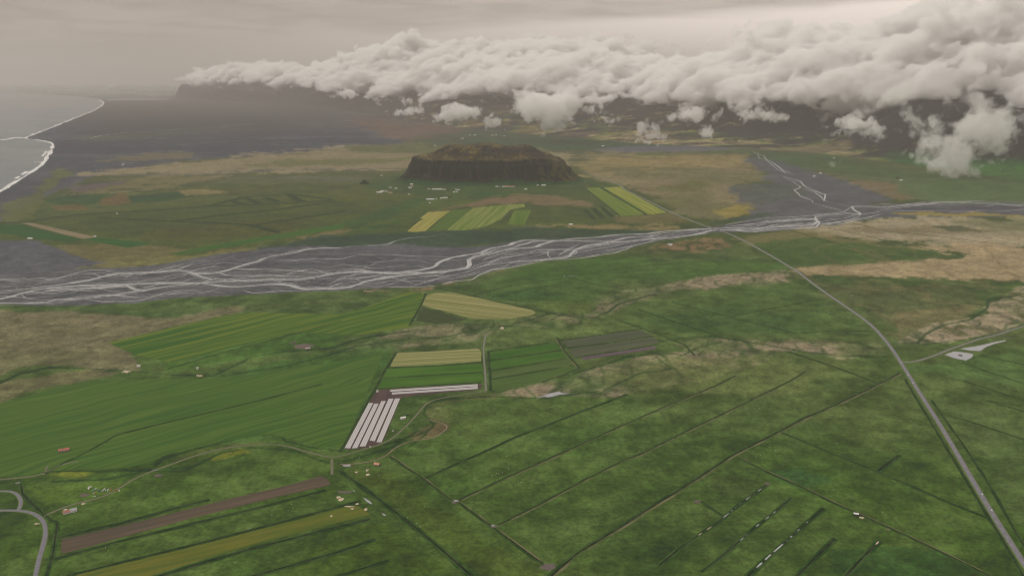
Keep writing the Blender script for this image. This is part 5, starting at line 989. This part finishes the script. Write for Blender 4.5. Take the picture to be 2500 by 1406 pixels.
sc = [((605, 862), PW, 'white van wreck', 1.3), ((632, 838), PW, 'white upturned trailer', 1.2), ((692, 888), PB, 'teal car wreck', 1.0), ((735, 868), PS, 'beige car wreck', 1.0), ((782, 900), PBk, 'dark blue truck cab', 1.5), ((690, 944), PS, 'cream small wreck', .8), ((725, 940), PR_, 'red car wreck', .9), ((848, 902), PW, 'white car wreck', .8), ((880, 872), PW, 'white freezer car body', .9), ((905, 890), PS, 'silver car wreck', .9), ((935, 898), PS, 'grey green car wreck', .9), ((948, 874), PW, 'white small wreck', .7), ((990, 884), PR_, 'rust red car wreck', 1.1), ((1070, 895), PR_, 'rust red pickup wreck', 1.2), ((1133, 898), PW, 'white car beside the track fork', .9), ((706, 996), PS, 'cream wreck apart from the others', .9), ((1060, 632), SANDM, 'sand-coloured wreck up by the creek', .8)]
for i, ((x, y), m_, lb, s_) in enumerate(sc): car(lb+[' at the left of the scrapyard', ' in the middle of the scrapyard', ' at the right of the scrapyard'][min(2, i//6)], yz(x, y), rr.uniform(0, 6.28), m_, 'wrecks in the scrapyard', 'scrap_vehicle', 'wreck', s=s_)
car('white car parked by the track below the white shed', (960, 1052), R(40), PW, None, 'parked_car'); car('white pickup at the foot of the row covers', (904, 1091), R(25), PW, None, 'parked_car')
car('dark grey tractor parked right of the white shed', (994, 1014), R(10), BLK, None, 'tractor', 'tractor', s=1.4)
# ------------------------------------------------------------------ row covers
RC, t_, b_ = newmat('row_cover_fleece'); g_ = N(t_, 'ShaderNodeNewGeometry'); nz = NOISE(t_, g_.outputs['Position'], .8, 4, .6)
t_.links.new(MIX(t_, RMP(t_, nz, .3, .7), (.42, .40, .40), (.52, .5, .5)), b_.inputs['Base Color']); b_.inputs['Roughness'].default_value = .5
def cover_strip(label, q):
    g = G(Q(8, *q)); a, b, c, d = [np.array(v[:2]) for v in g]         # top-left, top-right, bottom-right, bottom-left
    e = bpy.data.objects.new('row_cover', None); COL.objects.link(e); e.location = (*((a+b+c+d)/4), 0); tag(e, label, 'row cover', 'white fleece row covers on the brown soil')
    o = (a+b+c+d)/4; L1 = np.linalg.norm(b-a); L2 = np.linalg.norm(d-a)
    if L1 > L2: a, b, c, d = a, d, c, b
    wdt = (np.linalg.norm(b-a)+np.linalg.norm(c-d))/2; nb = max(2, int(round(wdt/3.6))); ns = 26
    for k in range(nb):                                                # low tunnels side by side
        V = []; u0, u1 = (k+.04)/nb, (k+.96)/nb
        for i in range(ns+1):
            s = i/ns; P0 = a+(d-a)*s; P1 = b+(c-b)*s
            for j in range(5):
                u = u0+(u1-u0)*j/4; w_ = P0+(P1-P0)*u - o; V.append((w_[0], w_[1], .35+.75*math.sin(math.pi*j/4)+.06*math.sin(s*70+k)))
        Fc = [(i*5+j, i*5+j+1, (i+1)*5+j+1, (i+1)*5+j) for i in range(ns) for j in range(4)]
        me = mesh('tunnel', V, Fc, RC, smooth=True)
        if me.polygons[len(Fc)//2].normal.z < 0: me.flip_normals()
        link('tunnel', me, e)
for lab, q in [('upper of two white row covers lying across the brown soil', ((365, 75), (985, 35), (985, 49), (355, 89))), ('lower of two white row covers lying across the brown soil', ((372, 95), (985, 54), (985, 68), (370, 108))),
 ('leftmost of the five slanting white row covers', ((205, 170), (238, 170), (72, 495), (32, 493))), ('second from the left of the five slanting white row covers', ((245, 175), (277, 175), (123, 492), (84, 495))), ('middle one of the five slanting white row covers', ((295, 157), (328, 155), (182, 480), (138, 482))),
 ('second from the right of the five slanting row covers, shorter at its foot', ((348, 140), (383, 140), (248, 444), (211, 438))), ('rightmost of the five slanting white row covers', ((393, 138), (430, 138), (297, 452), (260, 450)))]: cover_strip(lab, q)
# ------------------------------------------------------------------ bridge
def bridge():
    a = np.array(P(1730, 554.5)[:2]); b = np.array(P(1748, 562.5)[:2]); ia = int(np.argmin(np.hypot(*(RP-a).T))); ib = int(np.argmin(np.hypot(*(RP-b).T))); a, b = RP[ia], RP[ib]
    m = (a+b)/2; L = np.linalg.norm(b-a)+30; e = bpy.data.objects.new('road_bridge', None); COL.objects.link(e); e.location = (*m, 0); e.rotation_euler = (0, 0, math.atan2(b[1]-a[1], b[0]-a[0])); tag(e, 'concrete bridge carrying the main road over the braided river', 'bridge')
    boxes('deck', [((-L/2, -4.6, 1.15), (L/2, 4.6, 1.9))], ASPH, e)
    boxes('girder', [((-L/2, -4.2, .35), (L/2, -3.6, 1.147)), ((-L/2, 3.6, .35), (L/2, 4.2, 1.147))], DARK, e)
    for s in (-1, 1): boxes('railing', [((-L/2, s*4.45-.08, 2.5), (L/2, s*4.45+.08, 2.75))] + [((x_-.1, s*4.45-.1, 1.903), (x_+.1, s*4.45+.1, 2.5)) for x_ in np.arange(-L/2+1, L/2, 4)], CONC, e)
    for k in range(5): x_ = -L/2+L*(k+.5)/5; boxes('pier', [((x_-.6, -3.5, -.5), (x_+.6, 3.5, 1.147))], CONC, e)
bridge()
# ------------------------------------------------------------------ shelter trees, sheep and bales
LEAF = flat('dark_foliage', (.022, .035, .018), .9, var=.4, scale=1.5); BARK = flat('bark', (.08, .06, .05)); WOOL = flat('fleece', (.6, .58, .52), .95); BALE = flat('bale_wrap', (.66, .67, .64), .35)
def tree_mesh(seed):
    r = random.Random(seed); V, Fc = [], []
    for k in range(26):
        th, ph = r.uniform(0, 6.28), r.uniform(-.5, 1.4); q = r.uniform(.55, 1)*2.3
        c = (q*math.cos(th)*math.cos(ph), q*math.sin(th)*math.cos(ph), 4.2+q*1.25*math.sin(ph)); s = r.uniform(.5, 1.0); o = len(V)
        V += [(c[0]+s*r.uniform(.7, 1.2)*d[0], c[1]+s*r.uniform(.7, 1.2)*d[1], c[2]+s*r.uniform(.6, 1.1)*d[2]) for d in ((1, 0, 0), (0, 1, 0), (-1, 0, 0), (0, -1, 0), (0, 0, 1), (0, 0, -1))]
        Fc += [tuple(o+i for i in f) for f in ((0, 1, 4), (1, 2, 4), (2, 3, 4), (3, 0, 4), (1, 0, 5), (2, 1, 5), (3, 2, 5), (0, 3, 5))]
    return mesh('crown', V, Fc, LEAF)
ORD = 'first second third fourth fifth sixth seventh eighth ninth tenth eleventh twelfth thirteenth fourteenth fifteenth sixteenth seventeenth eighteenth nineteenth twentieth twenty-first twenty-second twenty-third twenty-fourth twenty-fifth twenty-sixth'.split()
TM = [tree_mesh(i) for i in range(3)]
tv = [(r_*math.cos(a), r_*math.sin(a), z_) for r_, z_ in ((.25, 0), (.16, 2), (.08, 4.6)) for a in np.linspace(0, 6.28, 8)[:-1]]
TRK = mesh('trunk', tv, [(j*7+i, j*7+(i+1) % 7, (j+1)*7+(i+1) % 7, (j+1)*7+i) for j in range(2) for i in range(7)], BARK)
def trees(n, a, b, label, group, sy=2.0, sc_=1.0):
    for k in range(n):
        t = (k+rr.uniform(-.3, .3))/n; x, y, _ = P(a[0]+(b[0]-a[0])*t, a[1]+(b[1]-a[1])*t+rr.uniform(-sy, sy)); e = bpy.data.objects.new('shelter_tree', None); COL.objects.link(e); e.location = (x, y, 0); e.rotation_euler = (0, 0, rr.uniform(0, 6)); s = sc_*rr.uniform(.8, 1.5); e.scale = (s*1.3, s*1.3, s)
        tag(e, label+', '+ORD[k]+' from the left' if n > 1 else label, 'tree', group); link('crown', TM[k % 3], e); link('trunk', TRK, e)
trees(26, zz5(755, 232), zz5(1130, 245), 'dark shelter tree in the row behind the white houses', 'shelter trees behind the white houses', 1.6)
trees(12, zz5(1090, 368), zz5(1160, 356), 'dark tree in the hedge right of the white house', 'hedge trees right of the white house', 2)
trees(16, zz5(1760, 205), zz5(2110, 204), 'dark tree among the red-roofed farm buildings', 'trees at the red-roofed farm', 1.6)
trees(4, zz5(2150, 184), zz5(2190, 184), 'dark tree right of the red-roofed farm', 'trees right of the red-roofed farm', .6)
trees(4, Q(3, (1550, 1284))[0], Q(3, (1575, 1284))[0], 'dark tree at the farmhouse under the dark mountain', 'trees at the farmhouse below the mountain', .8, 1.6)
trees(3, (966, 1078), (978, 1074), 'small dark bush by the creek below the white shed', 'bushes by the creek', 1.0, .6); trees(1, (1109, 1019), (1110, 1019), 'single dark bush right of the triangular tan patch', None, 0, .7)
def sheep_mesh():
    rings = [(-.62, .10, .62), (-.5, .26, .62), (-.2, .31, .62), (.2, .30, .62), (.45, .24, .66), (.56, .12, .74), (.68, .10, .86), (.8, .11, .88), (.93, .05, .82)]; n = 8; V = []
    for x, r, z in rings: V += [(x, r*math.cos(a)*.9, z+r*math.sin(a)) for a in np.linspace(0, 2*math.pi, n+1)[:-1]]
    Fc = [(j*n+i, j*n+(i+1) % n, (j+1)*n+(i+1) % n, (j+1)*n+i) for j in range(len(rings)-1) for i in range(n)] + [tuple(range(n-1, -1, -1)), tuple((len(rings)-1)*n+i for i in range(n))]
    for lx in (-.4, .38):
        for ly in (-.15, .15):
            o = len(V); V += [(lx+dx, ly+dy, z) for z, k in ((0, .035), (.55, .07)) for dx, dy in ((-k, -k), (k, -k), (k, k), (-k, k))]
            Fc += [(o, o+1, o+5, o+4), (o+1, o+2, o+6, o+5), (o+2, o+3, o+7, o+6), (o+3, o, o+4, o+7), (o+3, o+2, o+1, o), (o+4, o+5, o+6, o+7)]
    return mesh('sheep', V, Fc, WOOL, smooth=True)
SHM = sheep_mesh()
def flock(label, group, pts):
    for k, q in enumerate(sorted(pts)):
        x, y, _ = P(*q); o = tag(link('sheep', SHM, None, (x, y, 0)), label+', '+ORD[k]+' from the left', 'sheep', group); o.rotation_euler = (0, 0, rr.uniform(0, 6)); o.scale = (1.3,)*3
flock('white sheep in the large pasture between long ditches', 'sheep in the large pasture', Q(8, (1085, 685), (1120, 672), (1135, 675), (1160, 668), (1205, 640), (1275, 728), (1290, 735), (1305, 738), (630, 563), (280, 686), (482, 992), (575, 1055), (548, 1030), (604, 910), (140, 560), (52, 508), (1190, 550)))
flock('white sheep in the right pasture near the road', 'sheep in the right pasture', Q(9, (568, 208), (640, 487), (680, 508), (520, 518), (545, 555), (575, 545), (1185, 207), (1115, 460), (1128, 462), (1095, 790), (1130, 812), (1655, 300), (1690, 342), (215, 970), (1448, 950), (1640, 170)))
flock('white sheep on the strip fields, lower left', 'sheep on the strip fields', Q(7, (2060, 940), (2085, 895), (1945, 975), (1790, 1065), (1775, 1072), (755, 1205), (2095, 920), (1680, 1310)))
def bale(label, group, pts):
    v = [(.6*math.cos(a)*1.1, s*.65, .62+.62*math.sin(a)) for s in (-1, 1) for a in np.linspace(0, 2*math.pi, 15)[:-1]]
    me = mesh('bale', v, [tuple(range(13, -1, -1)), tuple(range(14, 28))]+[(i, (i+1) % 14, (i+1) % 14+14, i+14) for i in range(14)], BALE)
    for k, q in enumerate(sorted(pts)): x, y, _ = P(*q); o = tag(link('hay_bale', me, None, (x, y, 0)), label+', '+ORD[k]+' from the left', 'hay bale', group); o.rotation_euler = (0, 0, rr.uniform(0, 3)); o.scale = (1.6,)*3
bale('white wrapped hay bale in the row by the river', 'wrapped bales by the river', Q(5, (1608, 630), (1632, 628), (1648, 630), (1660, 631), (1674, 628), (1692, 629), (1605, 632)))
# ------------------------------------------------------------------ haze
# ------------------------------------------------------------------ clouds
def lat3(shape, cell, rng):
    """Smooth random field on a regular lattice, one feature per cell voxels."""
    r = rng.random(tuple(int(n/c)+4 for n, c in zip(shape, cell)))
    for ax, (n, c) in enumerate(zip(shape, cell)):
        u = np.arange(n)/c + 1.0; i = np.floor(u).astype(int); f = u-i
        w0 = .5*(1-f)**2; w1 = .5+f*(1-f); w2 = .5*f*f           # quadratic B-spline
        sh = [1, 1, 1]; sh[ax] = n
        r = np.take(r, i-1, ax)*w0.reshape(sh) + np.take(r, i, ax)*w1.reshape(sh) + np.take(r, i+1, ax)*w2.reshape(sh)
    return (r-.5)*3.2
def billow(shape, size, vox, rng, octv=5, gain=.5, flat_z=1.0, soft=.4):
    """Rounded heads with creases between them, mixed with plain fractal noise."""
    out = 0; a = 1.0; tot = 0
    for i in range(octv):
        c = size/vox/2**i
        if c < 1.3: break
        n = lat3(shape, (c, c, c*flat_z), rng).astype(np.float32)
        out = out + a*((1-soft)*(np.abs(n)*1.6-.75) + soft*n); tot += a; a *= gain
    return out/tot
def iso_mesh(name, dens, origin, vox, mat, frame=None, adapt=.25, minblob=0):
    g = vdb.FloatGrid(50.0); g.copyFromArray(np.ascontiguousarray(np.clip(-dens, -50, 50), np.float32))
    pts, tris, quads = g.convertToPolygons(isovalue=0.0, adaptivity=adapt)
    p = np.asarray(pts, float)*vox
    if frame is not None:
        a, b = frame; p = np.stack([p[:, 0]*a[0]+p[:, 1]*b[0], p[:, 0]*a[1]+p[:, 1]*b[1], p[:, 2]], 1)
    p += np.asarray(origin)
    q = np.asarray(quads, np.int64).reshape(-1, 4)[:, ::-1]; t = np.asarray(tris, np.int64).reshape(-1, 3)[:, ::-1]
    v = 0.0
    for f in (q[:, :3], q[:, [0, 2, 3]], t): v += np.einsum('ij,ij->', p[f[:, 0]], np.cross(p[f[:, 1]], p[f[:, 2]]))
    if v < 0: q = q[:, ::-1]; t = t[:, ::-1]
    me = mesh_np(name, p, q, mat, True, t if len(t) else None)
    print(name, len(me.vertices), len(me.polygons))
    return me
CLOUD = volume_mat('cloud', (.992, .987, .98), .013, .1); PUFF = volume_mat('small_cloud', (.992, .987, .98), .0105, .1)
WISP = volume_mat('wispy_cloud', (.985, .978, .97), .007, .1); THIN = volume_mat('thin_veil', (.985, .978, .97), .0011, .1); VEIL = volume_mat('cloud_veil', (.985, .978, .97), .0018, .1)
A_, B_ = np.array((-10350., 28000.)), np.array((4600., 8000.))
LAB = np.linalg.norm(B_-A_); da = (B_-A_)/LAB; db = np.array((-da[1], da[0]))
prof = np.array([(430, 196, 203), (470, 182, 206), (550, 168, 212), (650, 152, 220), (750, 142, 228), (850, 130, 236), (950, 112, 242), (1100, 98, 244), (1250, 96, 250), (1400, 92, 262), (1480, 86, 272),
                 (1600, 80, 278), (1700, 76, 280), (1850, 72, 284), (1950, 72, 286), (2100, 52, 288), (2200, 30, 284), (2350, 8, 272), (2500, -20, 296), (2700, -40, 300)], float)
def cloud_bank():
    rng = np.random.default_rng(5); vox = 27.0
    L, D, z0, z1 = LAB*1.16, 4300.0, 120.0, 2080.0
    shp = (int((L+500)/vox), int(D/vox), int((z1-z0)/vox))
    s = (np.arange(shp[0])*vox-500)[:, None, None]; t = (np.arange(shp[1])*vox)[None, :, None]; z = (z0+np.arange(shp[2])*vox)[None, None, :]
    x = A_[0]+da[0]*s+db[0]*t; y = A_[1]+da[1]*s+db[1]*t
    tt = 350.0
    xf = A_[0]+da[0]*s+db[0]*tt; yf = A_[1]+da[1]*s+db[1]*tt
    pxf = to_px(xf, yf, 500.0)[0]
    base = np.interp(pxf, prof[:, 0], prof[:, 2]); top = np.interp(pxf, prof[:, 0], prof[:, 1])
    b1 = (703-base)/F; zb = HC + yf*(b1*C_-S_)/(C_+b1*S_)
    xr = A_[0]+da[0]*s+db[0]*1900; yr = A_[1]+da[1]*s+db[1]*1900
    top2 = np.interp(to_px(xr, yr, 900.0)[0], prof[:, 0], prof[:, 1])
    b2 = (703-top2)/F; zt = HC + yr*(b2*C_-S_)/(C_+b2*S_)
    zt = np.maximum(zt, zb+120)
    n1 = billow(shp, 1300, vox, rng, 6, .64, .8, .52)
    n2 = billow(shp, 330, vox, rng, 4, .72, .7, .88)
    lowf = lat3(shp, (2200/vox, 1400/vox, 60), rng)
    rise = sstep(-150, 2100, t)**.6
    ztop = zb + (zt-zb)*rise
    e = np.minimum(np.minimum(z-(zb+20*lowf), (ztop+(120+.22*(zt-zb))*lowf-z)*.8), 700.0)
    e = np.minimum(e, (s+200)*.35)
    e = np.minimum(e, t*1.2-40)
    amp = np.clip((zt-zb)*.85, 90, 600)
    d = e + amp*(n1-.06) + .62*amp*n2 - 52
    d[0] = d[-1] = -1; d[:, 0] = d[:, -1] = -1; d[:, :, 0] = d[:, :, -1] = -1
    me = iso_mesh('cloud_bank', d, (A_[0]-500*da[0], A_[1]-500*da[1], z0), vox, CLOUD, (da, db), .1)
    d2 = d[::2, ::2, ::2]+42; d2[0] = d2[-1] = -1; d2[:, 0] = d2[:, -1] = -1; d2[:, :, 0] = d2[:, :, -1] = -1
    ve = iso_mesh('veil', d2, (A_[0]-500*da[0], A_[1]-500*da[1], z0), vox*2, THIN, (da, db), .3)
    bk = tag(link('cloud_bank', me), 'long bank of billowing cloud lying over the hills from far left to right edge', None, None, 'stuff')
    link('veil', ve, bk)
    return bk
PUFFS = [  # px, py centre, width, height, distance, wispiness, label
    (985, 281, 92, 38, 10500, .25, 'small white cloud left of the two paired puffs, over the brown plain'),
    (1110, 272, 130, 44, 10800, .35, 'elongated white cloud with two heads below the bank'),
    (1196, 298, 44, 30, 9900, .4, 'lowest little round cloud above the left half of the flat-topped hill'),
    (1300, 266, 165, 70, 10200, .35, 'biggest bright puff cloud hanging above the flat-topped hill'),
    (1472, 266, 95, 55, 10400, .45, 'ragged cloud hanging from the bank, right of the biggest puff'),
    (1583, 316, 52, 30, 9000, .5, 'small wisp cloud just right of the hill, upper of two'),
    (1576, 344, 38, 17, 8600, .7, 'faint wisp cloud just right of the hill, lower of two'),
    (1728, 321, 46, 24, 8700, .55, 'small flat cloud over the brown hills, above the yellow plain'),
    (1690, 278, 90, 28, 9600, .75, 'torn thin cloud strip under the middle of the bank'),
    (1848, 272, 90, 40, 9400, .6, 'forked ragged cloud at the underside of the bank'),
    (2078, 305, 112, 54, 7600, .4, 'compact oval cloud left of the big torn cloud on the dark slope'),
    (2235, 335, 215, 185, 6500, .62, 'large torn cloud column against the dark mountain slope'),
    (2405, 290, 200, 170, 6300, .5, 'hanging cloud mass at the right edge below the bank'),
    (940, 243, 40, 22, 13500, .3, 'tiny cloud under the bank, left of its neighbour'),
    (1003, 245, 50, 22, 13300, .3, 'tiny cloud under the bank, right of its neighbour'),
    (848, 68+160, 60, 22, 15500, .4, 'tiny distant cloud strip under the left part of the bank'),
    (1848, 92, 52, 54, 9000, .35, 'grey detached cloud tuft above the bank'),
]
def cloud_puff(i, px, py, w, h, Y, wsp, label):
    rng = np.random.default_rng(40+i)
    c = PY(px, py, Y); m = Y/F
    W_, H_ = w*m, h*m; D_ = W_*.62
    pad = 1.75; vox = max(6.0, W_/95)
    shp = tuple(int(v*pad/vox)+4 for v in (W_, D_, H_))
    g = np.meshgrid(*[(np.arange(n)-n/2)*vox for n in shp], indexing='ij', sparse=True)
    r = np.sqrt((g[0]/(W_*.5))**2 + (g[1]/(D_*.5))**2 + (g[2]/(H_*.5))**2)
    R = min(W_, H_)*.5
    e = (1-r)*R
    flat_base = g[2] + H_*.36
    e = np.minimum(e, flat_base*1.1+R*.1)
    n1 = billow(shp, W_*.4, vox, rng, 6, .72, .9, .45+.5*wsp)
    n2 = lat3(shp, (W_*.3/vox, W_*.3/vox, max(3, H_*.45/vox)), rng)
    d = e*(1-.3*wsp) + R*((2.1+1.5*wsp)*n1 + (.3+.5*wsp)*n2) - R*(.12+.12*wsp)
    d[0] = d[-1] = -1; d[:, 0] = d[:, -1] = -1; d[:, :, 0] = d[:, :, -1] = -1
    o = (c[0]-shp[0]*vox/2, c[1]-shp[1]*vox/2, c[2]-shp[2]*vox/2)
    me = iso_mesh('low_cloud', d, (-shp[0]*vox/2, -shp[1]*vox/2, -shp[2]*vox/2), vox, PUFF if wsp < .45 else WISP, None, .05)
    pf = tag(link('low_cloud', me, None, c), label, 'cloud', 'small clouds under the bank')
    d2 = d[::2, ::2, ::2]+R*(.10+.16*wsp); d2[0] = d2[-1] = -1; d2[:, 0] = d2[:, -1] = -1; d2[:, :, 0] = d2[:, :, -1] = -1
    link('veil', iso_mesh('veil', d2, (-shp[0]*vox/2, -shp[1]*vox/2, -shp[2]*vox/2), vox*2, VEIL, None, .1), pf)
    return pf
cloud_bank()
for i, a in enumerate(PUFFS): cloud_puff(i, *a)
def haze_box(a, b):
    v, f = bx(a, b); o = link('haze', mesh('haze', v, f, volume_mat('haze', (.80, .757, .735), SIG))); o['kind'] = 'stuff'
haze_box((-90000, -6000, -6), (90000, 100000, 2300))
